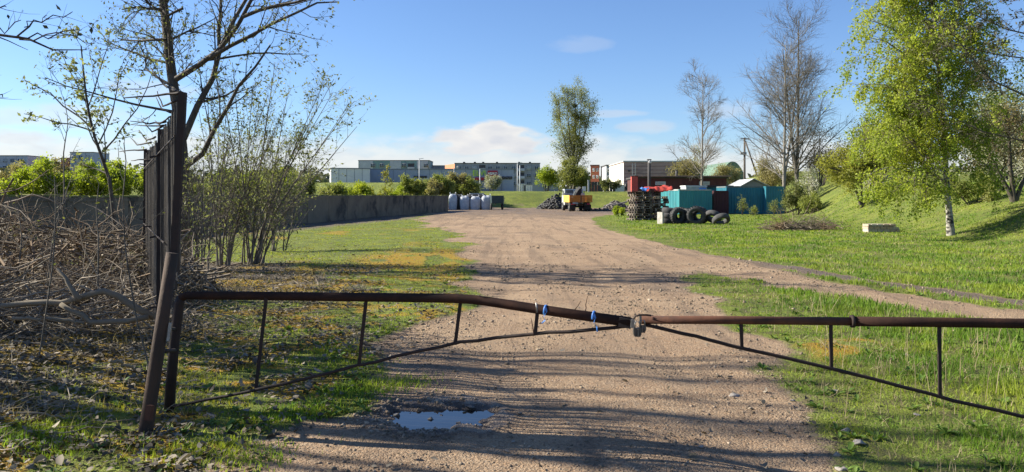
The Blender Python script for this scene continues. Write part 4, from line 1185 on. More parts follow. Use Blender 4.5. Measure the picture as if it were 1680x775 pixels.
# ------------------------------------------------------------------ bulk bags
MAT['bag'] = pmat("woven_white_bag", (.46, .48, .51), (.36, .38, .42), 5, .8, bump=.6, bscale=9, bdist=.04)
MAT['dark_wrap'] = pmat("dark_sheet", (.018, .019, .022), (.03, .03, .034), 3, .6, bump=.4, bscale=6, bdist=.05)
def bag_mesh(w, d, h, seed):
    rng = np.random.default_rng(seed)
    nu, nv = 24, 12
    V = []; F = []
    for j in range(nv + 1):
        t = j / nv
        for i in range(nu):
            a = 2 * math.pi * i / nu
            c, s = math.cos(a), math.sin(a)
            k = (abs(c) ** 4 + abs(s) ** 4) ** -.25
            bul = .90 + .14 * math.sin(math.pi * min(t * 1.05, 1)) ** .6
            if t > .86: bul *= 1 - (t - .86) * 2.4
            r = k * .5 * bul * (1 + .05 * math.sin(a * 6 + seed + t * 4) * t)
            V.append((c * r * w, s * r * d, h * (t + .03 * math.sin(a * 3 + seed) * t)))
    V.append((0, 0, h * 1.01)); V.append((0, 0, 0))
    for j in range(nv):
        for i in range(nu):
            F.append((j * nu + i, j * nu + (i + 1) % nu, (j + 1) * nu + (i + 1) % nu, (j + 1) * nu + i))
    b = MB().add(V, F, True)
    for i in range(nu):
        b.f.setdefault((3, True), []).append([nv * nu + i, nv * nu + (i + 1) % nu, (nv + 1) * nu])
    return b
def bags():
    Y = 80.0
    for i, (px, w, h, rz, lab) in enumerate([(743, .85, 1.62, .1, 'slim white bulk bag standing beside the wall end, partly wrapped in dark sheet'), (762.5, .98, 1.45, .05, 'white bulk bag just right of the dark gap, second from the wall'),
                                             (780, 1.05, 1.42, -.05, 'white bulk bag in the middle, third from the wall end'), (798.5, 1.1, 1.5, .08, 'white bulk bag beside the dark trailer, last in the row')]):
        x = GX(px, Y)
        root = thing('bulk_bag', lab, 'bag', (x, Y, gz(x, Y) - .03), 'white bulk bags at the yard edge', rz=rz, local=True)
        bag_mesh(w, .95, h, i * 3 + 1).build('body', MAT['bag'], root)
        for s in (-1, 1):
            MB().tube([(s * w * .32, -.2, h * .93), (s * w * .38, -.22, h * 1.10), (s * w * .30, .12, h * 1.12), (s * w * .32, .2, h * .93)], .025, 6).build('lifting_loop', MAT['bag'], root)
    # dark wrapped goods behind and between
    for (px, w, h, lab, Yd) in [(752, .9, 1.6, 'dark sheeted bale in the gap beside the slim white bag', 80.6), (783, 2.7, 1.62, 'low dark sheeted heap behind the row of white bags', 81.6)]:
        x = GX(px, Yd)
        o = thing('sheeted_bale', lab, 'bale', (x, Yd, gz(x, Yd) - .03), local=True)
        bag_mesh(w, 1.0, h, 5 + px).build('body', MAT['dark_wrap'], o)
        MB().torus((0, 0, h * .55), .47 * w, .02, axis=(0, 0, 1), K=20, k=6).build('strap', MAT['rust_dark'], o)
    x = GX(787, 82.5)
    o = thing('pale_slab', 'pale flat slab resting on top of the dark heap behind the bags', 'slab', (x, 82.2, 1.6))
    MB().box((x - .3, 82.0, 1.68), (1.5, .9, .10), .1).build('slab', MAT['cont_white'], o)
    MB().box((x - .3, 81.9, 1.62), (1.2, .2, .06), .1).build('batten', MAT['pallet_dark'], o)
    # small trailer
    Yt = 79
    x = GX(815, Yt)
    t = thing('small_trailer', 'small dark green trailer parked at the end of the white bags', 'trailer', (x, Yt, gz(x, Yt)), rz=.12, local=True)
    m_tr = pmat("dark_green_trailer", (.03, .055, .055), (.022, .04, .042), 3, .6, bump=.3)
    for (c, d) in (((0, 0, .72), (1.25, 2.0, .08)), ((0, -1.0, 1.12), (1.25, .06, .72)), ((0, 1.0, 1.12), (1.25, .06, .72)), ((-.6, 0, 1.12), (.06, 1.94, .72)), ((.6, 0, 1.12), (.06, 1.94, .72))):
        MB().box(c, d).build('side_board', m_tr, t)
    for s in (-.58, .58):
        w = MB().torus((s, .1, .34), .24, .10, axis=(1, 0, 0), K=20, k=10).build('wheel', MAT['rubber'], t)
        MB().tube([(s - .05, .1, .34), (s + .05, .1, .34)], .15, 12).build('rim', MAT['cont_trim'], w)
    MB().bar((0, 1.0, .66), (0, 2.0, .5), .07, .07).build('drawbar', MAT['rust_dark'], t)
    MB().bar((.55, -1.05, .62), (.72, -1.05, 1.3), .05, .05).build('stay', MAT['cont_trim'], t)
bags()

# ------------------------------------------------------------------ truck
def truck():
    m_or = pmat("orange_brown_boards", (.52, .175, .015), (.38, .12, .012), 2.5, .6, bump=.25, stretch=(.3, 1, 1), c3=(.16, .07, .03), c3scale=3, c3lo=.56, c3hi=.7)
    m_cab = pmat("grey_white_cab", (.50, .51, .50), (.42, .43, .42), 3, .5, bump=.1)
    m_or_sunlit = pmat("sunlit_side_boards", (.66, .42, .06), (.60, .40, .10), 4, .6, bump=.1)  # left bed boards: yellower than the rest, sunlight put into their colour
    m_dark = pmat("truck_chassis", (.018, .017, .016), (.03, .028, .026), 5, .8, bump=.2)
    m_rimw = pmat("dusty_rim", (.45, .44, .42), (.30, .29, .28), 6, .7, bump=.2)
    Y = 71.5; x = GX(953, Y)
    t = thing('tipper_truck', 'small orange-bedded tipper truck seen from behind in the yard', 'truck', (x, Y, gz(x, Y)), rz=.10, local=True)
    W = 2.16
    tg = MB().box((0, -.02, .90), (W, .10, .10)).build('tailgate', m_or, t)
    for k in range(3):
        MB().box((0, -.04, 1.06 + k * .185), (W - .02, .07, .165)).build('plank', m_or, tg)
    for xx in (-W / 2 + .05, 0, W / 2 - .05):
        MB().box((xx, -.085, 1.2), (.07, .03, .62)).build('stay', m_dark if xx == 0 else m_or, tg)
    for s in (-1, 1):
        sb = MB().box((s * (W / 2 - .04), 1.75, .90), (.10, 3.4, .10)).build('side_board', m_or if s > 0 else m_or_sunlit, t)
        for k in range(3):
            MB().box((s * (W / 2 - .02), 1.75, 1.06 + k * .185), (.06, 3.36, .165)).build('plank', m_or if s > 0 else m_or_sunlit, sb)
    MB().box((0, 1.75, .86), (W - .2, 3.4, .08)).build('bed_floor', m_dark, t)
    MB().box((0, 3.42, 1.30), (W - .1, .06, .85)).build('headboard', m_cab, t)
    for s in (-.38, .38):
        MB().box((s, 2.2, .62), (.12, 5.4, .2)).build('chassis_rail', m_dark, t)
    # cab
    c = MB()
    prof = [(3.62, .55), (3.62, 1.55), (3.72, 2.12), (4.75, 2.12), (5.25, 1.45), (5.32, .55)]
    n = len(prof)
    V = [(-.92, y, z) for y, z in prof] + [(.92, y, z) for y, z in prof]
    c.add(V, [tuple(range(n)), tuple(range(n, 2 * n))[::-1]] + [(i, n + i, n + (i + 1) % n, (i + 1) % n) for i in range(n)])
    cab = c.build('cab', m_cab, t)
    for s in (-.45, .45):
        MB().box((s, 3.645, 1.82), (.72, .06, .42)).build('rear_window', MAT['b_glass'], cab)
        MB().box((s * 2.06, 4.35, 1.75), (.05, .75, .5)).build('side_window', MAT['b_glass'], cab)
    MB().box((0, 5.04, 1.8), (1.5, .06, .55), rot=np.array(Matrix.Rotation(-.64, 3, 'X'))).build('windscreen', MAT['b_glass'], cab)
    for s in (-1, 1):
        m = MB(); m.bar((s * .92, 4.95, 1.6), (s * 1.18, 5.0, 1.66), .03, .03); m.box((s * 1.2, 5.0, 1.62), (.16, .05, .3)); m.build('mirror', m_dark, cab)
        f = MB().box((s * .72, -.06, .70), (.34, .05, .14)).build('tail_light', MAT['sign_red'], t)
        MB().box((s * .80, .20, .42), (.44, .03, .42)).build('mudflap', m_dark, t)
    for (y, inner) in ((.85, True), (4.55, False)):
        for s in (-1, 1):
            xs = s * .86
            w = MB().torus((xs, y, .42), .30, .125, axis=(1, 0, 0), K=26, k=10, squash=1.3).build('wheel', MAT['rubber'], t)
            MB().tube([(xs - .10, y, .42), (xs + .10, y, .42)], [.2, .2], 18).build('rim', m_rimw, w)
            MB().tube([(xs - .13, y, .42), (xs + .13, y, .42)], .07, 10).build('hub', m_rimw, w)
            if inner:
                MB().torus((s * .56, y, .42), .30, .125, axis=(1, 0, 0), K=22, k=8, squash=1.3).build('inner_tyre', MAT['rubber'], w)
        MB().tube([(-.8, y, .42), (.8, y, .42)], .07, 8).build('axle', m_dark, t)
    MB().box((-.55, -.10, .78), (.52, .02, .12)).build('number_plate', MAT['cont_white'], t)
    # dark load standing in the bed
    ld = thing('dark_load', 'black upturned scoop sticking up out of the truck bed', 'scoop', (x, Y, gz(x, Y)), rz=.10, local=True)
    s = MB()
    pr = [(-.62, .95), (-.50, 1.30), (-.28, 1.75), (-.02, 2.15), (.22, 2.33), (.30, 2.2), (.26, 1.8), (.12, 1.35), (.02, .95)]
    n = len(pr); V = []
    for yy, k in ((1.0, .92), (1.5, 1.0), (2.2, 1.02), (2.6, .9)):
        V += [(xx * k, yy, .95 + (zz - .95) * k) for xx, zz in pr]
    F = [tuple(range(n))[::-1], tuple(range(3 * n, 4 * n))] + [(r * n + i, r * n + (i + 1) % n, (r + 1) * n + (i + 1) % n, (r + 1) * n + i) for r in range(3) for i in range(n)]
    s.add(V, F); s.build('scoop', m_dark, ld)
    MB().bar((-.75, 1.1, 1.0), (-.30, 1.2, 1.85), .07, .07).build('arm', MAT['cont_trim'], ld)
truck()

# ------------------------------------------------------------------ heaps in the yard
def rock_lumps(rng, n, place, size, sub=1):
    """irregular lumps: jittered octahedra with a cut corner"""
    base = np.array([[1, 0, 0], [-1, 0, 0], [0, 1, 0], [0, -1, 0], [0, 0, 1], [0, 0, -1]], float)
    tri = np.array([[0, 2, 4], [2, 1, 4], [1, 3, 4], [3, 0, 4], [2, 0, 5], [1, 2, 5], [3, 1, 5], [0, 3, 5]])
    V = base[None] * (1 + rng.uniform(-.35, .35, (n, 6, 1))) + rng.normal(size=(n, 6, 3)) * .15
    q = rng.normal(size=(n, 4)); q /= np.linalg.norm(q, axis=1, keepdims=True)
    w, x, y, z = q.T
    Rm = np.stack([np.stack([1 - 2 * (y * y + z * z), 2 * (x * y - z * w), 2 * (x * z + y * w)], -1), np.stack([2 * (x * y + z * w), 1 - 2 * (x * x + z * z), 2 * (y * z - x * w)], -1), np.stack([2 * (x * z - y * w), 2 * (y * z + x * w), 1 - 2 * (x * x + y * y)], -1)], 1)
    V = np.einsum('nij,nkj->nki', Rm, V) * size[:, None, None]
    V[:, :, 2] *= .75
    V = V + place[:, None]
    F = (tri[None] + (np.arange(n) * 6)[:, None, None]).reshape(-1, 3)
    return V.reshape(-1, 3), F
def heaps():
    rng = np.random.default_rng(12)
    m_coal = pmat("coal", (.022, .021, .022), (.05, .047, .046), 4, .6, bump=.3)
    def heap(name, lab, cat, cx, cy, rx, ry, h, n, s0, s1, mat):
        a = rng.uniform(0, 2 * np.pi, n); r = np.sqrt(rng.uniform(0, 1, n))
        x = cx + np.cos(a) * r * rx; y = cy + np.sin(a) * r * ry
        z = ground_h(x, y) + h * np.clip(1 - r, 0, 1) ** .8 * (1 + .25 * np.sin(a * 3)) + rng.uniform(-.1, .05, n)
        V, F = rock_lumps(rng, n, np.stack([x, y, z], -1), rng.uniform(s0, s1, n))
        o = link(name, mesh_from(name, V, [F], mat)); tag(o, lab, cat, kind='stuff')
    heap('coal_heap', 'heap of black coal lumps on the ground beside the truck', 'coal heap', GX(911, 84), 84, 2.0, 2.0, 1.35, 900, .08, .20, m_coal)
    heap('rubble_heap', 'low grey heap of rubble on the bank right of the truck', 'rubble', GX(1012, 86), 86.5, 1.6, 1.2, .75, 420, .08, .22, MAT['stone_dark'])
    for (px, Y, L_, rz, lab) in [(1016, 85, 1.8, .2, 'grey beam slanting across the rubble heap'), (1003, 85.2, 1.0, -.5, 'short pale beam at the near end of the rubble heap')]:
        x = GX(px, Y)
        tag(MB().bar((x - L_ / 2, Y, gz(x, Y) + .35), (x + L_ / 2, Y + .3, gz(x, Y) + .75 + rz * .2), .2, .16).build('concrete_beam', MAT['stone']), lab, 'beam')
    heap('soil_heap', 'low flat heap of dark soil at the edge of the yard', 'soil heap', GX(990, 73), 73, 2.6, 1.2, .22, 300, .05, .14, MAT['stone_dark'])
heaps()

# brick block lying in the grass near the birch
def masonry():
    rng = random.Random(2)
    x0, Y = GX(1424, 31), 31.0
    z0 = gz(x0 + .7, Y) - .10
    root = thing('masonry_block', 'low pale block of old masonry lying in the grass near the birch', 'masonry', (x0 + .7, Y, z0))
    m1 = pmat("pale_brick", (.46, .41, .34), (.36, .32, .26), 8, .9, bump=.5); m2 = pmat("buff_brick", (.42, .33, .24), (.34, .26, .19), 8, .9, bump=.5)
    m3 = pmat("old_mortar", (.42, .38, .32), (.34, .31, .26), 9, .95, bump=.5)
    L_, D, H = 1.3, .5, .36
    MB().box((x0 + L_ / 2, Y + D / 2, z0 + H / 2 - .02), (L_ - .04, D - .04, H - .06)).build('mortar', m3, root)
    for r_ in range(4):
        if r_ == 3 and True: pass
        off = .12 if r_ % 2 else 0
        k = 0; x = x0 - off
        while x < x0 + L_ - .05:
            a = max(x, x0); b = min(x + .24, x0 + L_ - (r_ * .05 if r_ > 1 else 0))
            if b - a > .06 and not (r_ == 3 and rng.random() < .25):
                MB().box(((a + b) / 2, Y + D / 2 + rng.uniform(-.01, .01), z0 + .055 + r_ * .11), (b - a - .018, D + rng.uniform(0, .03), .095), rng.uniform(-.015, .015)).build('brick', m1 if rng.random() < .65 else m2, root)
            x += .255; k += 1
masonry()

# ------------------------------------------------------------------ trees and shrubs
MAT['lf_birch'] = leafmat("birch_leaves", (.33, .41, .05), (.24, .32, .04), (.41, .46, .06), trans=.5, patch=.5)
MAT['lf_bright'] = leafmat("bright_spring_leaves", (.33, .40, .04), (.25, .33, .03), (.40, .44, .045), trans=.5, patch=.4)
MAT['lf_olive'] = leafmat("olive_leaves", (.18, .20, .065), (.24, .255, .09), (.14, .155, .05), trans=.4, patch=.8)
MAT['lf_willow'] = leafmat("willow_leaves", (.24, .26, .11), (.32, .34, .16), (.18, .20, .07), trans=.42, patch=.8)
MAT['lf_mid'] = leafmat("hedge_leaves", (.21, .25, .055), (.28, .31, .08), (.33, .34, .11), trans=.45, patch=.35)
MAT['lf_poplar'] = leafmat("poplar_leaves", (.24, .25, .075), (.17, .185, .06), (.31, .32, .07), trans=.42, patch=.22)
MAT['lf_blossom'] = leafmat("white_blossom", (.58, .56, .48), (.42, .42, .30), (.26, .29, .10), trans=.25, patch=.8)
MAT['lf_brown'] = leafmat("young_brown_leaves", (.21, .16, .08), (.15, .115, .06), (.24, .21, .09), trans=.4, patch=.5)
MAT['lf_yellow'] = leafmat("yellow_green_leaves", (.34, .34, .04), (.26, .29, .035), (.37, .33, .05), trans=.42, patch=.6)
MAT['lf_yellow2'] = leafmat("yellow_olive_leaves", (.32, .32, .06), (.24, .255, .05), (.36, .35, .06), trans=.48, patch=.5)
MAT['lf_dark'] = leafmat("dark_buds", (.055, .05, .025), (.085, .08, .035), None, trans=.2)
MAT['lf_buff'] = leafmat("buff_catkins", (.34, .29, .14), (.26, .225, .10), (.38, .35, .15), trans=.4, patch=.3)

MAT['bark_willow'] = pmat("bark_willow", (.20, .175, .14), (.12, .10, .08), 12, .9, bump=.5, stretch=(1, 1, .3))
def resample(pts, n):
    pts = np.asarray(pts, float)
    d = np.concatenate([[0], np.cumsum(np.linalg.norm(np.diff(pts, axis=0), axis=1))])
    t = np.linspace(0, d[-1], n)
    return np.stack([np.interp(t, d, pts[:, k]) for k in range(3)], -1)

def build_tree(name, label, cat, base, seed, trunks, radii, l1, l2, l3, leaf, bark, twig, lmat, group=None, k0=9, extra1=None, split=False):
    """trunks: list of polylines (world); l1..l3: spawn settings; leaf: (per twig on l3, on l2, size, aspect, droop, scatter)"""
    rng = np.random.default_rng(seed)
    root = thing(name, label, cat, tuple(base), group)
    org = np.array(base)
    NP = 12
    tp = np.stack([resample(t, NP) for t in trunks]); tr = np.stack([np.linspace(r[0], r[1], NP) for r in radii])
    wob = np.cumsum(rng.normal(size=tp.shape) * .012 * tr[:, :1, None] * 8, axis=1); wob[:, 0] = 0
    tp = tp + wob
    tr[:, 0] *= 1.35
    wood = [tubes(tp, tr, k0)]
    p1, r1 = spawn(rng, tp, tr, **l1)
    if extra1:
        e = np.stack([resample(q, p1.shape[1]) for q, _ in extra1]); er = np.stack([np.linspace(r[0], r[1], p1.shape[1]) for _, r in extra1])
        e = e + np.concatenate([np.zeros((len(e), 1, 3)), np.cumsum(rng.normal(size=(len(e), e.shape[1] - 1, 3)) * .03, axis=1)], 1)
        p1 = np.concatenate([e, p1]); r1 = np.concatenate([er, r1])
    wood.append(tubes(p1, r1, 6))
    if split:
        n1 = l1['n_per']
        for i in range(len(trunks)):
            V, Q = merge([tubes(tp[i:i + 1], tr[i:i + 1], k0), tubes(p1[i * n1:(i + 1) * n1], r1[i * n1:(i + 1) * n1], 6)])
            link('stem', mesh_from('stem', V - org, [Q], bark, smooth=True), root)
    else:
        V, Q = merge(wood)
        link('trunk', mesh_from('trunk', V - org, [Q], bark, smooth=True), root)
    p2, r2 = spawn(rng, p1, r1, **l2)
    tw = [tubes(p2, r2, 4)]
    pts = []
    if l3:
        src, srr = p2, r2
        p3, r3 = spawn(rng, src, srr, **l3)
        tw.append(tubes(p3, r3, 3))
    else:
        p3 = p2
    V, Q = merge(tw)
    link('branches' if leaf else 'crown', mesh_from('branches', V - org, [Q], twig, smooth=True), root)['kind'] = 'stuff'
    if leaf:
        n3, n2, size, asp, droop = leaf[:5]; jit = leaf[5] if len(leaf) > 5 else size * .35
        for (p, n) in ((p3, n3), (p2, n2)):
            if n <= 0: continue
            cnt = rng.poisson(n, len(p)); pid = np.repeat(np.arange(len(p)), cnt)
            f = rng.uniform(.15, 1, len(pid)) * (p.shape[1] - 1); i = np.minimum(f.astype(int), p.shape[1] - 2); w = (f - i)[:, None]
            pts.append(p[pid, i] * (1 - w) + p[pid, i + 1] * w + rng.normal(size=(len(pid), 3)) * jit)
        V, Q = leaves(rng, np.concatenate(pts), size, asp, droop)
        link('crown', mesh_from('crown', V - org, [Q], lmat), root)['kind'] = 'stuff'
    return root

def S(n, t0, t1, ang, angv, ln, lv, rr, npts, wig, up, taper=.25, tip=.6, rmin=0):
    return dict(n_per=n, t0=t0, t1=t1, ang=ang, angv=angv, lenbase=ln, lenvar=lv, rratio=rr, npts=npts, wig=wig, up=up, taper=taper, tipshrink=tip, rmin=rmin)

def bush(name, label, px, Y, w, h, seed, lmat, leafsize, nleaf, cat='bush', group=None, stems=7, bark='bark_dark', zbase=None, droop=.1, dense=1.0):
    """multi-stemmed bush: w, h in metres"""
    rng = np.random.default_rng(seed)
    x = GX(px, Y); z = gz(x, Y) if zbase is None else zbase
    if group == 'bushes behind the wall': w *= 1.45; h *= rng.uniform(.92, 1.12) * (.70 if px < 480 else .9); stems = 10; nleaf *= 1.5
    trunks = []; radii = []
    for i in range(stems):
        a = rng.uniform(0, 2 * np.pi); sp = rng.uniform(.15, .95)
        tip = np.array([x + np.cos(a) * w * .42 * sp, Y + np.sin(a) * w * .36 * sp, z + h * rng.uniform(.42, .92) * (1 - .22 * sp)])
        b = np.array([x + np.cos(a) * w * .05, Y + np.sin(a) * w * .05, z - .1])
        m = (b + tip) / 2 + np.array([np.cos(a) * w * .08, 0, h * .05])
        trunks.append([b, m, tip]); radii.append((.012 * h * rng.uniform(.7, 1.2), .004 * h))
    per2 = 5; nleaf = nleaf * 1.7
    n3tot = stems * 6 * per2
    return build_tree(name, label, cat, (x, Y, z), seed, trunks, radii,
                      S(6, .25, .98, 42, 22, h * .30, .35, .6, 5, .16, .05), S(per2, .2, 1, 45, 25, h * .17, .4, .6, 4, .2, .03, rmin=.0012 * h),
                      None, (nleaf / n3tot, nleaf / n3tot * .6, leafsize, .6, droop, h * .05), MAT[bark], MAT[bark], MAT[lmat], group)

def poly(pts, Y0, dz=0.0):
    """photo-direction polyline placed at distance Y0 (+ dz along it)"""
    n = len(pts)
    return [P(x, y, Y0 + dz * i / max(1, n - 1)) for i, (x, y) in enumerate(pts)]

def left_tree():
    Y = 16.0
    b = np.array(P(301, 441, Y)); b[2] = gz(b[0], b[1]) - .1
    tr = [[tuple(b)] + poly([(301, 320), (298, 240), (289, 180), (278, 110), (271, 40), (258, -40), (250, -110)], Y, .6)]
    ex = [(poly([(289, 130), (318, 112), (345, 95), (372, 68), (398, 28), (420, -30), (440, -90)], Y, -1.0), (.062, .02)),
          (poly([(301, 228), (318, 190), (336, 158), (350, 115), (360, 75), (378, 40), (402, 2), (430, -60)], Y, 1.0), (.072, .025)),
          (poly([(303, 275), (322, 264), (340, 245), (352, 208), (372, 175), (398, 135), (418, 112), (440, 80)], Y, -.8), (.060, .015)),
          (poly([(360, 75), (356, 40), (358, 0), (350, -60)], Y + .6, .5), (.045, .02)),
          (poly([(273, 65), (245, 62), (222, 66), (196, 65)], Y, .4), (.035, .012)),
          (poly([(266, 18), (240, 20), (215, 16), (198, 15)], Y, -.6), (.04, .015)),
          (poly([(300, 14), (280, 22), (262, 5)], Y, .2), (.03, .02)),
          (poly([(345, 95), (400, 70), (455, 42), (520, 15), (560, 8)], Y - .5, -.8), (.045, .012)),
          (poly([(330, 100), (390, 100), (440, 92), (500, 96)], Y + .4, .8), (.03, .01)),
          (poly([(398, 28), (450, 10), (505, -10), (570, -20)], Y - .6, -.9), (.04, .012)),
          (poly([(289, 150), (262, 130), (240, 110), (225, 70)], Y, 1.0), (.035, .01))]
    build_tree('leafing_tree', 'tall dark forked tree with small new leaves behind the slat fence', 'tree', b, 21, tr, [(.135, .075)],
               S(12, .45, 1, 50, 20, 2.0, .4, .32, 7, .12, .05), S(9, .15, 1, 48, 22, 1.15, .4, .45, 6, .16, .04, rmin=.006), S(6, .15, 1, 48, 25, .5, .5, .5, 5, .2, .03, rmin=.0032),
               (3.4, 1.5, .066, .5, .2), MAT['bark_dark'], MAT['bark_dark'], MAT['lf_olive'], extra1=ex)
left_tree()

def willows():
    rng = np.random.default_rng(33)
    specs = [('willow_shrub', 'largest leaning willow shrub, its long stems sweeping towards the road', 415, 17.4, 15, .75, 4.7, 5.0), ('willow_shrub', 'willow shrub just left of the largest one, stems rising steeply', 365, 17.0, 12, .38, 4.0, 4.4),
             ('willow_shrub', 'low willow shrub close behind the slat fence', 322, 15.5, 9, .15, 2.6, 3.2), ('willow_shrub', 'spreading willow shrub against the wall, behind the largest one', 455, 21.5, 9, .55, 3.2, 3.6)]
    for i, (nm, lab, px, Y, n, lean, h0, h1) in enumerate(specs):
        x = GX(px, Y); z = gz(x, Y)
        trunks = []; radii = []
        for k in range(n):
            a = rng.uniform(-1, 1)
            dx = lean * rng.uniform(-.15, 1.25) + .28 * a; dy = rng.uniform(-.45, .45)
            h = rng.uniform(h0 * .7, h1) / (1 + .25 * abs(dx))
            b = np.array([x + rng.uniform(-.22, .22), Y + rng.uniform(-.2, .2), z - .08])
            tip = b + np.array([dx * h * .75, dy * h * .5, h])
            m = (b + tip) / 2 + np.array([-dx * h * .10, 0, -.02 * h])
            trunks.append([b, b * .7 + tip * .3 + np.array([-dx * h * .10, 0, 0]), m, tip]); radii.append((rng.uniform(.013, .028), .005))
        build_tree(nm, lab, 'shrub', (x, Y, z), 40 + i, trunks, radii, S(12, .08, .98, 36, 18, 1.2, .45, .5, 6, .11, .05, rmin=.004), S(6, .2, 1, 40, 20, .55, .5, .6, 5, .14, .05, rmin=.0026), None,
                   (3.0 if i == 0 else 1.5, 0, .078, .42, .05), MAT['bark_willow'], MAT['bark_willow'], MAT['lf_willow'], 'willow shrubs along the wall', split=True)
willows()

def saplings():
    Y = 13.0
    b = np.array(P(196, 450, Y)); b[2] = gz(b[0], b[1]) - .05
    tr = [[tuple(b)] + poly([(190, 380), (180, 295), (165, 250), (152, 215), (142, 165), (138, 120), (134, 75)], Y, -.5)]
    ex = [(poly([(150, 210), (120, 185), (95, 160), (62, 140), (50, 130)], Y, .6), (.016, .006)), (poly([(152, 215), (110, 205), (75, 200), (42, 190)], Y, -.5), (.015, .005)),
          (poly([(168, 250), (200, 215), (225, 180), (245, 120)], Y, -.4), (.015, .005)), (poly([(143, 170), (120, 130), (105, 100), (98, 85)], Y, .4), (.012, .004)),
          (poly([(145, 175), (165, 130), (172, 90), (168, 60)], Y, .5), (.012, .004)), (poly([(175, 285), (140, 262), (100, 250), (75, 245)], Y, .5), (.013, .005)), (poly([(160, 240), (185, 190), (190, 140), (205, 95)], Y, .5), (.013, .005))]
    build_tree('young_tree', 'slender young tree with pale new leaves above the brush pile', 'tree', b, 51, tr, [(.045, .010)], S(7, .45, 1, 45, 18, .7, .4, .5, 6, .12, .08, rmin=.005), S(7, .2, 1, 42, 20, .42, .5, .6, 5, .16, .06, rmin=.0035), None,
               (9.0, 0, .072, .5, 0), MAT['bark_dark'], MAT['bark_dark'], MAT['lf_willow'], extra1=ex)
    stems = [([(106, 335), (104, 250), (112, 200), (104, 160)], 11.5, 'thin bare stem with reddish tip in front of the bright bushes'), ([(78, 470), (88, 380), (104, 330), (118, 290)], 9.0, 'thin bare sapling stem in the middle of the brush pile'),
             ([(60, 612), (72, 540), (88, 430), (92, 350), (90, 290)], 6.6, 'thin bare sapling stem rooted in the leaf litter in the foreground'), ([(244, 600), (222, 520), (205, 410), (200, 330), (206, 270), (202, 235)], 6.2, 'thin curving sapling stem beside the tall leaning post'),
             ([(160, 470), (162, 400), (158, 340), (163, 300)], 8.5, 'straight thin stem among the cut branches'), ([(30, 450), (36, 390), (30, 340)], 9.5, 'short thin stem at the far end of the brush pile')]
    for i, (pts, Y, lab) in enumerate(stems):
        q = poly(pts, Y, .3); b = q[0]
        build_tree('sapling', lab, 'sapling', b, 60 + i, [q], [(.0085 * Y / 8, .004)], S(7, .3, 1, 40, 18, .5, .4, .6, 5, .1, .06, rmin=.003), S(3, .3, 1, 40, 18, .22, .4, .7, 4, .14, .03, rmin=.002), None,
                   (.8, 0, .035, .5, 0), MAT['bark_grey'], MAT['bark_grey'], MAT['lf_olive'], 'thin saplings in the brush', k0=6)
saplings()

MAT['litter'] = leafmat("dead_leaves", (.17, .13, .09), (.36, .305, .24), (.09, .07, .05), trans=.08, patch=3.5, rough=.8)
def curled(rng, pts, size):
    """dead leaves: six-cornered blades folded along the midrib"""
    n = len(pts)
    s = size * np.exp(rng.normal(size=(n, 1)) * .35)
    a = rng.uniform(0, 2 * np.pi, n); tl = rng.normal(size=n) * .28
    d = np.stack([np.cos(a) * np.cos(tl), np.sin(a) * np.cos(tl), np.sin(tl)], -1)
    u = np.cross(d, np.array([0, 0, 1.]) + rng.normal(size=(n, 3)) * .35); u /= np.linalg.norm(u, axis=1, keepdims=True)
    nn = np.cross(u, d)
    w = rng.uniform(.22, .40, (n, 1)) * s; f = rng.uniform(-.15, .30, (n, 1)) * s; bend = rng.uniform(-.2, .25, (n, 1)) * s
    V = np.stack([pts, pts + d * s * .3 + u * w + nn * f, pts + d * s * .7 + u * w * .85 + nn * (f + bend * .5), pts + d * s + nn * bend, pts + d * s * .7 - u * w * .85 + nn * (f * .8 + bend * .5), pts + d * s * .3 - u * w + nn * f * .8], 1).reshape(-1, 3)
    i = np.arange(n)[:, None] * 6
    return V, np.concatenate([i + np.array([[0, 1, 2, 3]]), i + np.array([[0, 3, 4, 5]])], 1).reshape(-1, 4)
MAT['brush'] = leafmat("mixed_brushwood", (.33, .27, .21), (.10, .075, .055), (.24, .165, .105), trans=0, patch=.9, rough=.9)
MAT['brush_pale'] = leafmat("pale_brushwood", (.42, .35, .27), (.22, .17, .12), None, trans=0, rough=.9)
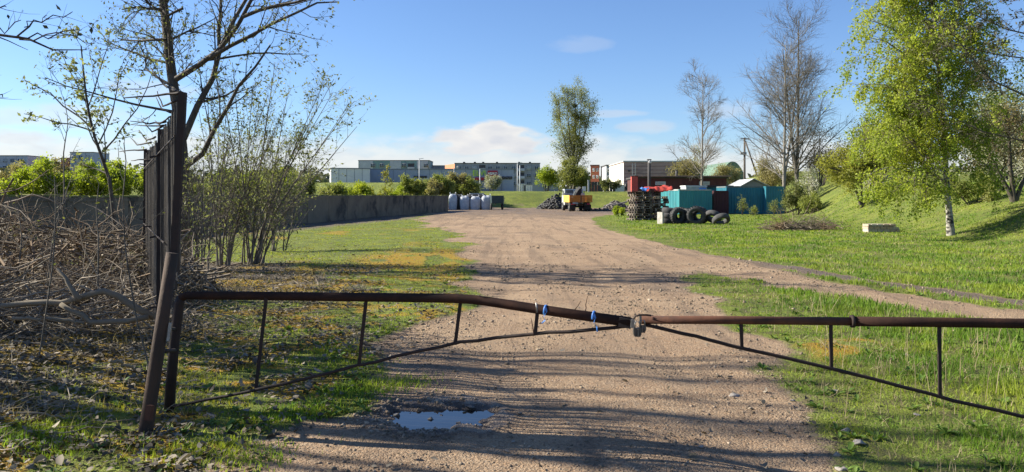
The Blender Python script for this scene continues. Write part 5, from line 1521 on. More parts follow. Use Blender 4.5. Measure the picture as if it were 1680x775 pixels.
def brush():
    rng = np.random.default_rng(71)
    def pile(name, lab, n, cx, cy, rx, ry, h, l0, l1, r0, r1, mat, seed, flat=.25):
        rg = np.random.default_rng(seed)
        a = rg.uniform(0, 2 * np.pi, n); r = np.sqrt(rg.uniform(0, 1, n))
        x = cx + np.cos(a) * r * rx; y = cy + np.sin(a) * r * ry
        z = ground_h(x, y) + .02 + h * np.sqrt(np.clip(1 - r ** 2, 0, 1)) * rg.uniform(.15, 1.0, n)
        d = rg.normal(size=(n, 3)); d[:, 2] *= flat; d[:, 0] *= 1.5
        L_ = rg.uniform(l0, l1, n)
        dn = d / np.linalg.norm(d, axis=1, keepdims=True)
        st = np.stack([x, y, z], -1) - dn * L_[:, None] * .5
        st[:, 2] = np.maximum(st[:, 2], ground_h(st[:, 0], st[:, 1]) + .02)
        p = walk(rg, st, d, L_, 7, .26, 0)
        p[:, :, 2] = np.maximum(p[:, :, 2], ground_h(p[:, :, 0], p[:, :, 1]) + .015)
        rr = rg.uniform(r0, r1, n)[:, None] * np.linspace(1, .3, 7)[None]
        tb = [tubes(p, rr, 4)]
        p2, r2 = spawn(rg, p, rr, **S(3, .2, 1, 40, 20, .45, .5, .5, 5, .18, .02, rmin=.0022))
        tb.append(tubes(p2, r2, 3))
        V, Q = merge(tb)
        o = link(name, mesh_from(name, V, [Q], mat, smooth=True)); tag(o, lab, 'brush pile', kind='stuff')
    pile('brush_pile', 'large tangled pile of cut grey-brown branches behind the leaning post', 1300, -7.6, 11.0, 3.0, 2.6, 1.3, .4, 1.6, .004, .020, MAT['brush'], 72, .45)
    pile('brush_pile', 'low fringe of pale dry sticks at the near side of the large pile', 420, -5.6, 8.6, 2.0, 1.4, .5, .4, 1.4, .005, .012, MAT['brush_pale'], 73, .3)
    pile('brush_pile', 'low heap of dead brown brushwood lying in the grass before the containers', 330, GX(1315, 33.5), 33.5, 1.5, .55, .34, .6, 1.7, .006, .016, MAT['brush'], 74, .15)
    # dead leaves and bits of bark caught in the pile
    n = 9000
    a = rng.uniform(0, 2 * np.pi, n); r = np.sqrt(rng.uniform(0, 1, n))
    x = -7.6 + np.cos(a) * r * 3.2; y = 11 + np.sin(a) * r * 2.8
    z = ground_h(x, y) + 1.15 * np.sqrt(np.clip(1 - r ** 2, 0, 1)) * rng.uniform(.2, 1, n)
    V, Q = curled(rng, np.stack([x, y, z], -1), .055)
    tag(link('pile_leaves', mesh_from('pile_leaves', V, [Q], MAT['litter'])), 'dead leaves caught among the cut branches of the pile', 'leaves', kind='stuff')
    # twigs on the litter
    n = 900
    x = -2.6 - np.abs(rng.normal(size=n)) * 2.4; y = rng.uniform(4.2, 14, n)
    L_ = rng.uniform(.1, .55, n); a = rng.uniform(0, 2 * np.pi, n)
    st = np.stack([x, y, ground_h(x, y) + .012], -1)
    p = walk(rng, st, np.stack([np.cos(a), np.sin(a), rng.uniform(-.05, .12, n)], -1), L_, 5, .15, 0)
    p[:, :, 2] = np.maximum(p[:, :, 2], ground_h(p[:, :, 0], p[:, :, 1]) + .006)
    V, Q = tubes(p, rng.uniform(.0018, .005, n)[:, None] * np.linspace(1, .5, 5)[None], 4)
    tag(link('fallen_twigs', mesh_from('fallen_twigs', V, [Q], MAT['brush_pale'], smooth=True)), 'thin dry twigs scattered over the leaf litter', 'twigs', kind='stuff')
    # larger cut logs
    logs = [([(-40, 506), (40, 498), (100, 497), (140, 486), (168, 478), (195, 487), (220, 502), (252, 521)], 7.4, (.024, .036), 'long pale forked log lying in front of the brush pile', [([(100, 500), (150, 527), (190, 528), (245, 522)], (.022, .026)), ([(130, 492), (105, 455), (95, 440)], (.028, .012))]),
            ([(20, 522), (80, 524), (140, 529)], 7.2, (.018, .014), 'short pale stick below the forked log', []),
            ([(180, 592), (200, 596), (222, 606)], 5.9, (.014, .010), 'small bleached branch lying on the leaf litter', []),
            ([(12, 676), (70, 680), (110, 690), (145, 697)], 5.0, (.009, .006), 'thin bleached stick on the foreground moss', [])]
    for i, (pts, Y, r, lab, ex) in enumerate(logs):
        q = np.array(poly(pts, Y, .2)); q[:, 2] = np.maximum(q[:, 2], ground_h(q[:, 0], q[:, 1]) + r[0] * .7)
        t = thing('cut_branch', lab, 'branch', tuple(q[0]))
        MB().tube(resample(q, 14) + rng.normal(size=(14, 3)) * .006, np.linspace(r[0], r[1], 14), 8).build('stem', MAT['brush_pale'], t)
        for e, er in ex:
            MB().tube(resample(poly(e, Y, .1), 9) + rng.normal(size=(9, 3)) * .006, np.linspace(er[0], er[1], 9), 7).build('fork', MAT['brush_pale'], t)
brush()

def overhang():
    """tree standing just outside the frame on the left; a few of its twigs hang into view"""
    Y = 5.6
    b = np.array([-5.9, 6.3, 0.0]); b[2] = gz(b[0], b[1]) - .1
    ex = [(poly([(-240, 40), (-80, 50), (0, 56), (28, 60), (58, 78), (72, 88), (100, 92), (124, 96)], Y, -.1), (.022, .003)),
          (poly([(28, 60), (42, 42), (75, 26), (90, 15), (100, 2)], Y, .2), (.007, .003)), (poly([(28, 60), (55, 58), (85, 54), (110, 44), (126, 34)], Y, .1), (.007, .003)),
          (poly([(32, 65), (60, 62), (95, 57), (116, 50), (128, 38)], Y, -.2), (.006, .0025)), (poly([(40, 45), (46, 32), (55, 20)], Y, .2), (.004, .002)),
          (poly([(-60, 160), (0, 130), (20, 112), (36, 92)], Y, .2), (.007, .002)), (poly([(-80, 40), (-20, 15), (12, 8), (40, -10)], Y, .2), (.010, .003)),
          (poly([(-60, 146), (-10, 146), (4, 144)], Y, .2), (.008, .003)), (poly([(-20, 24), (10, 16), (30, 6), (48, 2)], Y, .2), (.006, .003))]
    tr = [[tuple(b), (b[0] - .1, b[1], 2.0), (b[0] + .05, b[1] - .2, 4.0), (b[0] - .1, b[1], 6.5)]]
    rng = np.random.default_rng(80)
    root = build_tree('overhanging_tree', 'tree beside the track whose dark budding twigs hang into the upper corner', 'tree', b, 81, tr, [(.11, .04)], S(6, .5, 1, 45, 10, 1.2, .3, .4, 7, .08, .08), S(3, .3, 1, 40, 15, .28, .5, .5, 5, .1, .04, rmin=.002), None,
                      (.6, 0, .045, .5, .2), MAT['bark_dark'], MAT['bark_dark'], MAT['lf_dark'], extra1=ex)
    # shade trees standing to the left of the frame: their bare stems throw the streaks over the track
    for i, (x, y, h) in enumerate([(-10.8, 7.4, 9.5), (-9.2, 8.6, 8), (-13.2, 16.2, 10), (-14.2, 17.4, 10), (-12.2, 9.2, 11), (-13.2, 8.5, 13), (-12.4, 7.0, 12.5)]):
        z = gz(x, y) - .1
        rg = np.random.default_rng(90 + i)
        trunks = []; radii = []
        for k in range(3):
            dx, dy = rg.uniform(-.10, .10), rg.uniform(-.12, .12)
            trunks.append([(x, y, z), (x + dx * h * .4, y + dy * h * .3, z + h * .4), (x + dx * h, y + dy * h, z + h * rg.uniform(.8, 1))]); radii.append((rg.uniform(.06, .10), .025))
        build_tree('bare_roadside_tree', ['slim bare tree %s the track, outside the picture' % w for w in ('nearest beside', 'second beside', 'farther along', 'farthest along', 'third beside', 'tallest beside', 'second tallest beside')][i], 'tree', (x, y, z), 100 + i, trunks, radii,
                   S(7, .3, 1, 34, 12, 2.4, .4, .6, 6, .10, .08, rmin=.016), S(3, .2, 1, 36, 16, .9, .5, .5, 5, .14, .05, rmin=.005), None, (.7, 0, .05, .5, 0), MAT['bark_grey'], MAT['bark_grey'], MAT['lf_olive'], 'bare trees left of the track')
overhang()

def right_trees():
    # birch
    Y = 27.7
    b = np.array(P(1560, 391, Y)); b[2] = gz(b[0], b[1]) - .08
    tr = [[tuple(b)] + poly([(1557, 345), (1553, 300), (1551, 250), (1547, 200), (1543, 140), (1540, 90), (1534, 30), (1526, -30), (1516, -110)], Y, .5)]
    ex = [(poly([(1550, 240), (1532, 222), (1520, 190), (1505, 150), (1490, 110), (1478, 70)], Y, -1.0), (.045, .012)), (poly([(1552, 270), (1530, 262), (1510, 235), (1482, 195), (1455, 160)], Y, .8), (.04, .010)),
          (poly([(1553, 300), (1538, 290), (1518, 262), (1490, 225), (1462, 205), (1440, 200)], Y, -.9), (.038, .010)), (poly([(1548, 210), (1565, 180), (1580, 150), (1598, 130), (1610, 128)], Y, .8), (.035, .010)),
          (poly([(1545, 170), (1520, 120), (1495, 60), (1470, 10), (1450, -30)], Y, 1.0), (.04, .012)), (poly([(1551, 255), (1575, 225), (1600, 205), (1620, 200)], Y, -.8), (.03, .01)),
          (poly([(1541, 110), (1560, 60), (1575, 10), (1585, -40)], Y, -.8), (.03, .01)), (poly([(1542, 130), (1510, 80), (1470, 45), (1430, 30)], Y, -.6), (.035, .01)),
          (poly([(1550, 245), (1515, 215), (1470, 180), (1430, 165), (1415, 175)], Y, 1.5), (.035, .01)), (poly([(1538, 80), (1505, 20), (1480, -40)], Y, .5), (.03, .01)),
          (poly([(1554, 312), (1520, 292), (1480, 272), (1440, 268), (1412, 285)], Y, -1.2), (.035, .008)), (poly([(1553, 300), (1515, 268), (1470, 238), (1432, 228), (1405, 240)], Y, .9), (.035, .008)), (poly([(1554, 318), (1525, 305), (1495, 298), (1465, 308)], Y, -1.6), (.03, .008)),
          (poly([(1552, 285), (1510, 245), (1465, 205), (1425, 200), (1400, 215)], Y, -1.5), (.033, .008)), (poly([(1546, 190), (1510, 140), (1470, 110), (1425, 95), (1400, 110)], Y, 1.2), (.035, .008)), (poly([(1544, 150), (1500, 95), (1455, 65), (1415, 55)], Y, -1.3), (.035, .008)), (poly([(1547, 205), (1500, 165), (1450, 140), (1405, 140)], Y, -.8), (.035, .008)), (poly([(1541, 110), (1500, 50), (1455, 15), (1420, 5)], Y, .8), (.03, .008)),
          (poly([(1553, 292), (1580, 270), (1605, 262), (1625, 275)], Y, -1.0), (.03, .008)), (poly([(1553, 305), (1540, 285), (1520, 280), (1500, 290)], Y, -2.2), (.03, .008))]
    build_tree('birch', 'tall white-barked birch with hanging yellow-green leaves on the grass', 'tree', b, 111, tr, [(.115, .026)], S(36, .24, .98, 64, 15, 2.8, .35, .32, 8, .10, .02, rmin=.010), S(20, .10, 1, 52, 22, 1.15, .4, .5, 7, .12, -.16, rmin=.005, tip=.2),
               S(5, .2, 1, 40, 20, .80, .45, .6, 5, .10, -.42, rmin=.003), (14, 6.0, .082, .66, .5, .05), MAT['bark_birch'], MAT['twig_birch'], MAT['lf_birch'], extra1=ex)
    # overhanging dark tree, trunk outside the frame
    b = np.array([17.0, 21.5, 0]); b[2] = gz(17.0, 21.5) - .1
    tr = [[tuple(b), (16.9, 21.5, 3), (17.1, 21.3, 6), (16.8, 21.5, 10)]]
    wv = np.random.default_rng(5)
    def sh(q): return [(x - .4, y + wv.uniform(-.3, .3), z + wv.uniform(-.25, .25)) for x, y, z in q]
    ex = [(sh([(17.3, 21.5, 3.2), (16, 21.2, 3.9), (14.6, 20.8, 4.2), (13.0, 20.5, 5.0), (11.6, 20.3, 6.0)]), (.042, .007)), (sh([(17.4, 21.4, 4.2), (15.8, 21.2, 4.9), (14.0, 21.0, 5.2), (12.0, 21.0, 5.8)]), (.036, .007)),
          (sh([(17.4, 21.4, 5.0), (15.8, 20.6, 5.8), (14.0, 20.3, 6.1), (11.7, 20, 6.5)]), (.036, .007)), (sh([(17.3, 21.4, 3.0), (15.8, 21.8, 3.3), (14.4, 22.1, 3.6), (12.6, 22.4, 4.3)]), (.034, .007)), (sh([(17.4, 21.4, 6.0), (15.6, 21.4, 6.9), (14.0, 21.6, 7.4), (12.6, 22, 7.6)]), (.034, .007))]
    build_tree('overhanging_tree', 'dark-twigged tree reaching over from beyond the birch, top corner', 'tree', b, 121, tr, [(.17, .06)], S(10, .3, 1, 55, 15, 2.6, .3, .4, 7, .10, .03), S(22, .2, 1, 48, 20, 1.2, .4, .5, 6, .14, .05, rmin=.007), S(7, .2, 1, 42, 20, .45, .5, .6, 4, .16, .05, rmin=.005),
               (4.0, 1.5, .085, .5, .2), MAT['bark_dark'], MAT['bark_dark'], MAT['lf_dark'], extra1=ex)
    # dark-stemmed tree on the bank
    Y = 30.5
    b = np.array(P(1664, 345, Y)); b[2] = gz(b[0], b[1]) - .08
    z0 = b[2]
    tr = [[tuple(b)] + poly([(1655, 310), (1640, 285), (1625, 255), (1615, 225)], Y, .3), [tuple(b)] + poly([(1660, 305), (1656, 270), (1655, 225), (1650, 180)], Y, -.4), [tuple(b)] + poly([(1672, 310), (1688, 280), (1705, 240), (1720, 190)], Y, .5)]
    build_tree('dark_stemmed_tree', 'low spreading tree with dark stems and brownish young leaves on the bank', 'tree', b, 131, tr, [(.10, .03), (.10, .03), (.09, .03)], S(9, .35, 1, 52, 18, 1.4, .35, .45, 6, .12, .05), S(8, .2, 1, 46, 22, .7, .4, .5, 5, .16, .02, rmin=.006), None,
               (26, 0, .085, .6, .1, .12), MAT['bark_dark'], MAT['bark_dark'], MAT['lf_brown'], split=True)
    # yellow-green bushy tree on the bank
    Y = 46.0
    b = np.array(P(1414, 340, Y)); b[2] = gz(b[0], b[1]) - .08
    tr = [[tuple(b)] + poly([(1405, 312), (1396, 288), (1380, 255)], Y, .5), [tuple(b)] + poly([(1414, 305), (1412, 270), (1405, 240)], Y, -.5), [tuple(b)] + poly([(1428, 310), (1440, 280), (1450, 255)], Y, .3), [tuple(b)] + poly([(1398, 300), (1378, 280), (1358, 275)], Y, -.5)]
    build_tree('bushy_tree', 'rounded yellow-green bushy tree with dark stems on the bank', 'tree', b, 141, tr, [(.09, .03)] * 4, S(9, .35, 1, 52, 20, 1.25, .35, .5, 6, .12, .04), S(7, .2, 1, 46, 22, .75, .4, .5, 5, .16, -.08, rmin=.008), None,
               (50, 0, .12, .62, .2, .2), MAT['bark_dark'], MAT['bark_dark'], MAT['lf_yellow2'], split=True)
    bush('blossom_bush', 'white blossoming bush tucked behind the yellow-green bushy tree', 1447, 49, 2.6, 3.2, 151, 'lf_blossom', .10, 2200)
    bush('blossom_tree', 'tall white blossoming tree behind the birch', 1650, 36, 4.2, 5.6, 152, 'lf_blossom', .10, 5600, cat='tree', stems=9)
    bush('blossom_bush', 'small pale blossoming bush between bare tree and bushy tree', 1329, 62, 1.6, 3.0, 153, 'lf_blossom', .12, 700)
    bush('green_bush', 'dark green bush at the end of the blue containers', 1305, 57, 2.6, 2.6, 154, 'lf_olive', .11, 2400)
    bush('green_bush', 'low green bush at the foot of the bank past the containers', 1328, 55, 2.2, 2.0, 155, 'lf_mid', .10, 1700)
    bush('dark_tree', 'dark brown leafless-looking tree behind the bushy tree', 1345, 70, 5.0, 6.0, 156, 'lf_dark', .12, 2600, cat='tree', stems=9)
    bush('green_bush', 'sunlit green shrub right of the birch trunk on the bank', 1595, 33, 2.4, 1.9, 157, 'lf_mid', .08, 2200)
    bush('buff_tree', 'buff budding tree over the blue containers', 1262, 84, 6.0, 5.6, 158, 'lf_buff', .15, 3400, cat='tree', stems=10)
    bush('buff_tree', 'buff budding tree behind the maroon shed below the bare tree', 1125, 105, 6.4, 6.4, 159, 'lf_buff', .17, 3600, cat='tree', stems=10)
    bush('buff_tree', 'buff budding tree at the end of the maroon shed', 1196, 112, 6.5, 5.6, 160, 'lf_buff', .17, 2000, cat='tree', stems=8)
    bush('hedge_tree', 'dark olive tree on the skyline behind the birch', 1490, 75, 14, 8.5, 161, 'lf_olive', .18, 8000, cat='tree', stems=11)
    bush('hedge_tree', 'olive tree on the skyline at the edge of the picture', 1640, 62, 12, 8.0, 162, 'lf_olive', .17, 8000, cat='tree', stems=11)
    for i, (px, Y, w, h, lab) in enumerate([(1218, 58.5, .5, 1.9, 'leafy young shrub in front of the blue container'), (1236, 57, .4, 1.25, 'small leafy shrub low before the blue container'), (1270, 57.5, .5, 1.5, 'thin leafy shrub near the shaded end of the containers')]):
        bush('young_shrub', lab, px, Y, w, h, 170 + i, 'lf_mid', .075, 170, cat='shrub', group='young shrubs before the containers', stems=4)
    # bare trees
    def bare(lab, px, Y, H, w, seed, forks, bark, n1=26):
        rg = np.random.default_rng(seed)
        x = GX(px, Y); z = gz(x, Y) - .1
        trunks, radii = [], []
        for k in range(forks):
            dx, dy = (rg.uniform(-.16, .16), rg.uniform(-.14, .14)) if k else (.01, .0)
            hh = H * (1 if k == 0 else rg.uniform(.75, .95))
            trunks.append([(x, Y, z), (x + dx * .2, Y, z + hh * .22), (x + dx * hh * .5, Y + dy * hh * .5, z + hh * .55), (x + dx * hh, Y + dy * hh, z + hh)]); radii.append((.011 * H, .002 * H))
        build_tree('bare_tree', lab, 'tree', (x, Y, z), seed, trunks, radii, S(n1, .20, .97, 52, 14, w * .72, .3, .45, 8, .08, .05, tip=.55), S(12, .15, 1, 42, 14, w * .27, .4, .5, 6, .10, .05, rmin=.014), S(6, .15, 1, 40, 16, w * .15, .45, .6, 4, .12, .05, rmin=.0075),
                   None, MAT[bark], MAT[bark], None, 'bare trees behind the containers')
    bare('leafless pale tree standing above the maroon shed', 1152, 78, 13.4, 6.0, 181, 1, 'bark_pale', 34)
    bare('tallest leafless tree, slender and dark, rising beside the blue containers', 1308, 66, 16.0, 7.6, 182, 2, 'bark_grey', 24)
    bare('leafless tree with pale trunk just left of the tallest one', 1286, 64, 14.2, 7.6, 183, 2, 'bark_pale', 24)
    # poplar with mistletoe
    Y = 112
    x = GX(942, Y); z = gz(x, Y) - .1
    top = EYE + (HY - 139) / FPX * Y
    tr = [[(x, Y, z), (x - .1, Y, z + 5), (x + .2, Y, z + 10), (x + .1, Y, top - .3)], [(x, Y, z + 2.0), (x + 1.0, Y - .3, z + 6.5), (x + 2.1, Y, z + 10.5), (x + 2.4, Y + .3, top - 2.2)], [(x, Y, z + 2.4), (x - 1.0, Y + .4, z + 6), (x - 2.0, Y, z + 10), (x - 2.3, Y - .3, top - 2.2)],
          [(x, Y, z + 3), (x + .6, Y + 1, z + 7), (x + 1.1, Y + 1.6, z + 10), (x + 1.2, Y + 1.5, top - 1)], [(x, Y, z + 3), (x - .5, Y - 1, z + 7), (x - 1.0, Y - 1.6, z + 10), (x - 1.1, Y - 1.5, top - 1)]]
    pop = build_tree('poplar', 'tall upright poplar with mistletoe balls in the middle of the picture', 'tree', (x, Y, z), 191, tr, [(.22, .05), (.13, .04), (.13, .04), (.11, .04), (.11, .04)], S(24, .10, .98, 46, 14, 2.9, .35, .45, 7, .08, .07), S(9, .2, 1, 42, 18, 1.5, .4, .5, 5, .12, .05, rmin=.016), None,
                     (20, 0, .16, .6, .1, .32), MAT['bark_grey'], MAT['bark_grey'], MAT['lf_poplar'])
    rg = np.random.default_rng(7)
    for (px, py, r) in [(943, 174, .40), (947, 192, .42), (947, 226, .40), (927, 267, .35), (940, 190, .22)]:
        c = np.array(P(px, py, Y - .8)); d = rg.normal(size=(420, 3)); d /= np.linalg.norm(d, axis=1, keepdims=True)
        V, Q = leaves(rg, c + d * r * rg.uniform(.3, 1, (420, 1)), .16, .5)
        link('mistletoe', mesh_from('mistletoe', V - np.array(ORG[pop.name]), [Q], MAT['lf_dark']), pop)
    bush('yellow_bush', 'yellow-green thicket at the foot of the poplar', 936, 107, 5.6, 5.0, 201, 'lf_poplar', .2, 3400, stems=10)
    bush('yellow_bush', 'bright green bush left of the poplar foot', 897, 110, 3.4, 4.2, 202, 'lf_bright', .2, 1500)
    bush('yellow_bush', 'olive bush right of the poplar foot', 957, 108, 3.2, 4.6, 203, 'lf_mid', .2, 1600)
    bush('low_bush', 'low straggling bush below the pale buildings past the truck', 1003, 104, 3.4, 2.4, 204, 'lf_olive', .17, 900)
    bush('grass_tuft_bush', 'small round green clump at the road edge beside the pallets', 1018, 55, 1.4, .9, 205, 'lf_bright', .07, 1400)
right_trees()

def behind_wall():
    D = [('bright lime bush behind the wall at the far left', 62, 34, 2.6, 2.9, 'lf_bright', .10, 3000), ('tall lime bush behind the young tree', 165, 36, 3.6, 3.1, 'lf_bright', .10, 4200), ('lime bush directly behind the slat fence', 225, 36, 2.6, 2.8, 'lf_bright', .10, 2600),
         ('green bush behind the trunk of the forked tree', 320, 38, 3.0, 3.0, 'lf_mid', .10, 2600), ('wide lime bush behind the largest willow shrub', 385, 42, 4.6, 3.6, 'lf_bright', .11, 4200), ('green bush behind the leaning willow stems', 450, 46, 4.6, 3.6, 'lf_bright', .12, 4200),
         ('olive bush below the white warehouse', 510, 50, 4.2, 3.1, 'lf_mid', .12, 3000), ('bright bush over the wall below the retail hall', 566, 56, 3.4, 2.5, 'lf_bright', .12, 2400), ('yellow bush next to the spindly tree behind the wall', 606, 62, 2.6, 2.1, 'lf_yellow', .12, 1500),
         ('low green bush right of the spindly tree', 650, 70, 3.2, 2.0, 'lf_bright', .13, 1500), ('grey-green bush starting the row behind the wall end', 672, 80, 3.4, 2.8, 'lf_mid', .15, 2200), ('pale flowering bush in the row behind the wall end', 697, 84, 3.2, 2.9, 'lf_buff', .15, 2000),
         ('largest pale round bush behind the wall end', 722, 88, 3.8, 4.2, 'lf_mid', .16, 3200), ('pale bush behind the slim white bag', 748, 92, 3.4, 3.9, 'lf_buff', .16, 2400), ('bright olive bush behind the white bags', 768, 92, 3.2, 4.0, 'lf_mid', .16, 2600),
         ('grey-brown bush filling the gap behind the far-left lime bush', 20, 60, 4.4, 4.0, 'lf_buff', .13, 2200), ('grey-brown bush below the long dark roof', 95, 66, 6.0, 4.6, 'lf_buff', .14, 2800)]
    for i, (lab, px, Y, w, h, lm, ls, n) in enumerate(D):
        bush('bush', lab, px, Y, w, h, 300 + i, lm, ls, n, group='bushes behind the wall', zbase=min(gz(GX(px, Y), Y), 1.3))
    bush('blossom_bush', 'round white blossoming bush on the bank below the red sign', 806, 104, 2.6, 2.7, 330, 'lf_blossom', .16, 1900)
    # spindly tree
    Y = 58
    x = GX(632, Y); z = gz(x, Y) - .1
    tr = [[(x, Y, z), (x, Y, z + 1.8), (x - .05, Y, z + 3.6)]]
    build_tree('spindly_tree', 'spindly yellow-green young tree standing behind the wall before the hall', 'tree', (x, Y, z), 340, tr, [(.05, .015)], S(16, .3, 1, 50, 15, .95, .3, .5, 5, .12, .06), S(7, .2, 1, 42, 18, .4, .4, .5, 4, .15, .03, rmin=.006), None, (7, 0, .11, .6, 0), MAT['bark_grey'], MAT['bark_grey'], MAT['lf_yellow'])
    # far tree line as one mass
    rng = np.random.default_rng(350)
    n = 26000
    a = np.radians(rng.uniform(-46, 46, n)); R = rng.uniform(330, 420, n)
    x = np.sin(a) * R; y = np.cos(a) * R
    h = 5.5 + 6.5 * fbm(np.degrees(a) * .35, R * .01, 5, 4) ** 1.5 * 2
    pts = np.stack([x, y, rng.uniform(0, 1, n) ** .7 * h], -1)
    V, Q = leaves(rng, pts, 2.4, .7)
    tag(link('distant_trees', mesh_from('distant_trees', V, [Q], leafmat("distant_foliage", (.13, .14, .075), (.17, .165, .10), (.10, .12, .065), trans=.2, patch=.02))), 'distant band of woodland on the horizon', 'woodland', kind='stuff')
behind_wall()

# ------------------------------------------------------------------ ground cover
MAT['grass_right'] = leafmat("verge_grass", (.11, .215, .022), (.235, .35, .04), (.31, .37, .05), trans=.45, patch=.8)
MAT['grass_left'] = leafmat("mossy_grass", (.36, .40, .045), (.26, .34, .035), (.42, .37, .05), trans=.42, patch=.5)
MAT['dry_grass'] = leafmat("dry_grass", (.38, .31, .18), (.27, .21, .12), None, trans=.25)
MAT['moss_tuft'] = leafmat("golden_moss", (.30, .20, .03), (.24, .205, .035), (.20, .16, .03), trans=.2, patch=2.0)

def darken_patches(m, scale, dark, lo=.5, hi=.62, amount=.6):
    nt = m.node_tree
    for n in list(nt.nodes):
        if n.type == 'BSDF_PRINCIPLED':
            src = n.inputs['Base Color'].links[0].from_socket
            col = mixrgb(nt, maprange(nt, noise(nt, texvec(nt), scale, 4, .6), lo, hi, 0, amount), src, dark)
            for l in list(src.links):
                if l.to_node != col.node: nt.links.new(col, l.to_socket)
darken_patches(MAT['grass_right'], .33, (.06, .135, .016))
darken_patches(MAT['grass_left'], .5, (.14, .19, .025))
def polar(rng, n, r0, r1, a0, a1):
    r = np.exp(rng.uniform(math.log(r0), math.log(r1), n)); a = np.radians(rng.uniform(a0, a1, n))
    return r * np.sin(a), r * np.cos(a) - .3, r
def blades(rng, x, y, h, w, lean):
    n = len(x)
    z = ground_h(x, y) - .01
    a = rng.uniform(0, 2 * np.pi, n); la = rng.uniform(0, 2 * np.pi, n)
    d = np.stack([np.cos(a) * w, np.sin(a) * w, np.zeros(n)], -1)
    l = np.stack([np.cos(la), np.sin(la), np.zeros(n)], -1) * (h * lean)[:, None]
    b = np.stack([x, y, z], -1); up = np.stack([np.zeros(n), np.zeros(n), h], -1)
    m = b + up * .55 + l * .35
    t = b + up + l
    V = np.stack([b - d, b + d, m + d * .75, m - d * .75, t], 1).reshape(-1, 3)
    i = np.arange(n)[:, None] * 5
    return V, i + np.array([[0, 1, 2, 3]]), i + np.array([[3, 2, 4]])
def grass():
    rng = np.random.default_rng(400)
    def field(name, lab, n, r0, r1, a0, a1, accept, hfun, mat, wk=.00055, wmin=.0028, lean=.5):
        x, y, r = polar(rng, n, r0, r1, a0, a1)
        rd, lit, mo, dk = masks(x, y)
        keep = rng.uniform(0, 1, n) < accept(x, y, r, rd, lit, mo, dk)
        x, y, r = x[keep], y[keep], r[keep]
        h = hfun(x, y, r) * rng.uniform(.45, 1.25, len(x))
        w = np.maximum(wmin, r * wk) * rng.uniform(.7, 1.3, len(x))
        V, Q, T = blades(rng, x, y, h, w, np.abs(rng.normal(size=len(x))) * lean)
        o = link(name, mesh_from(name, V, [Q, T], mat)); tag(o, lab, 'grass', kind='stuff')
    clump = lambda x, y: sstep(.38, .62, fbm(x * 2.3, y * 2.3, 61, 3))
    right = lambda x, y: x > np.interp(y, XR[:, 0], XR[:, 1]) - .6
    def accR(x, y, r, rd, lit, mo, dk):
        bare = .12 + .88 * sstep(.36, .54, fbm(x * 1.7, y * 1.7, 66, 3) + .28 * sstep(0, 1.6, x - np.interp(y, XR[:, 0], XR[:, 1])))
        return right(x, y) * (1 - sstep(.18, .62, rd)) * (.25 + .75 * clump(x, y)) * (1 - .75 * mo) * bare
    def hR(x, y, r):
        e = x - np.interp(y, XR[:, 0], XR[:, 1])
        base = (.028 + .064 * sstep(-.2, 2.4, e)) * (.55 + .9 * fbm(x * 1.2, y * 1.2, 63, 3))
        return base * np.where(r > 16, .75, 1.0)
    field('verge_grass', 'green grass growing on the verge and field right of the road', 330000, 3.4, 62, -4, 44, accR, hR, MAT['grass_right'])
    def accL(x, y, r, rd, lit, mo, dk):
        lf = x < np.interp(y, XL[:, 0], XL[:, 1]) + .35
        return lf * (1 - sstep(.2, .65, rd)) * np.clip(1 - 1.15 * lit, 0.03, 1) * (1 - .85 * mo) * (.10 + .90 * clump(x, y)) * (wall_x(np.clip(y, 10, 74)) < x - .3)
    def hL(x, y, r):
        return (.020 + .028 * fbm(x * 1.4, y * 1.4, 64, 3))
    field('mossy_grass', 'short yellow-green grass on the mossy ground left of the road', 260000, 3.4, 60, -44, 3, accL, hL, MAT['grass_left'])
    def accM(x, y, r, rd, lit, mo, dk):
        return (1 - sstep(.15, .5, rd)) * sstep(.35, .8, mo)
    def accS(x, y, r, rd, lit, mo, dk):
        return right(x, y) * (1 - sstep(.2, .6, rd)) * (.25 + .75 * sstep(.5, .65, fbm(x * .9, y * .9, 77, 3)))
    field('straw', 'last year\'s straw lying among the verge grass', 42000, 3.6, 40, -2, 40, accS, lambda x, y, r: .07 + 0 * x, MAT['dry_grass'], wk=.0004, wmin=.002, lean=1.5)
    field('golden_moss', 'golden tufts of moss in patches beside the road', 60000, 3.4, 30, -40, 30, accM, lambda x, y, r: .018 + 0 * x, MAT['moss_tuft'], wk=.0008, wmin=.004, lean=1.2)
    def accD(x, y, r, rd, lit, mo, dk):
        lf = x < -2.2
        return lf * (.15 + .85 * sstep(.5, .68, fbm(x * 1.1, y * 1.1, 67, 3))) * (y < 15) * .5
    field('dry_grass', 'bleached dry grass among the dead leaves left of the gate', 26000, 4, 15, -44, -10, accD, lambda x, y, r: .13 + 0 * x, MAT['dry_grass'], wk=.0004, wmin=.0018, lean=1.0)
    # a few lush tufts in the left foreground and along the gate
    cx = np.concatenate([GX(np.array([100, 120, 85, 330, 420, 470, 520, 560, 600, 380, 445]), 4.9), [-1.5, -1.7]]); cy = np.concatenate([[4.75, 4.6, 4.9, 4.55, 5.3, 5.5, 6.0, 6.1, 6.3, 4.7, 4.45], [6.9, 7.4]])
    n = 6000
    k = rng.integers(0, len(cx), n); x = cx[k] + rng.normal(size=n) * .16; y = cy[k] + rng.normal(size=n) * .12
    V, Q, T = blades(rng, x, y, rng.uniform(.02, .065, n), np.full(n, .0038), np.abs(rng.normal(size=n)) * .7)
    tag(link('green_tufts', mesh_from('green_tufts', V, [Q, T], MAT['grass_right'])), 'lush green tufts along the foot of the gate', 'grass', kind='stuff')
    # broad-leaved weeds along the verges
    x, y, r = polar(rng, 5000, 3.8, 16, -30, 36); rd, lit, mo, dk = masks(x, y)
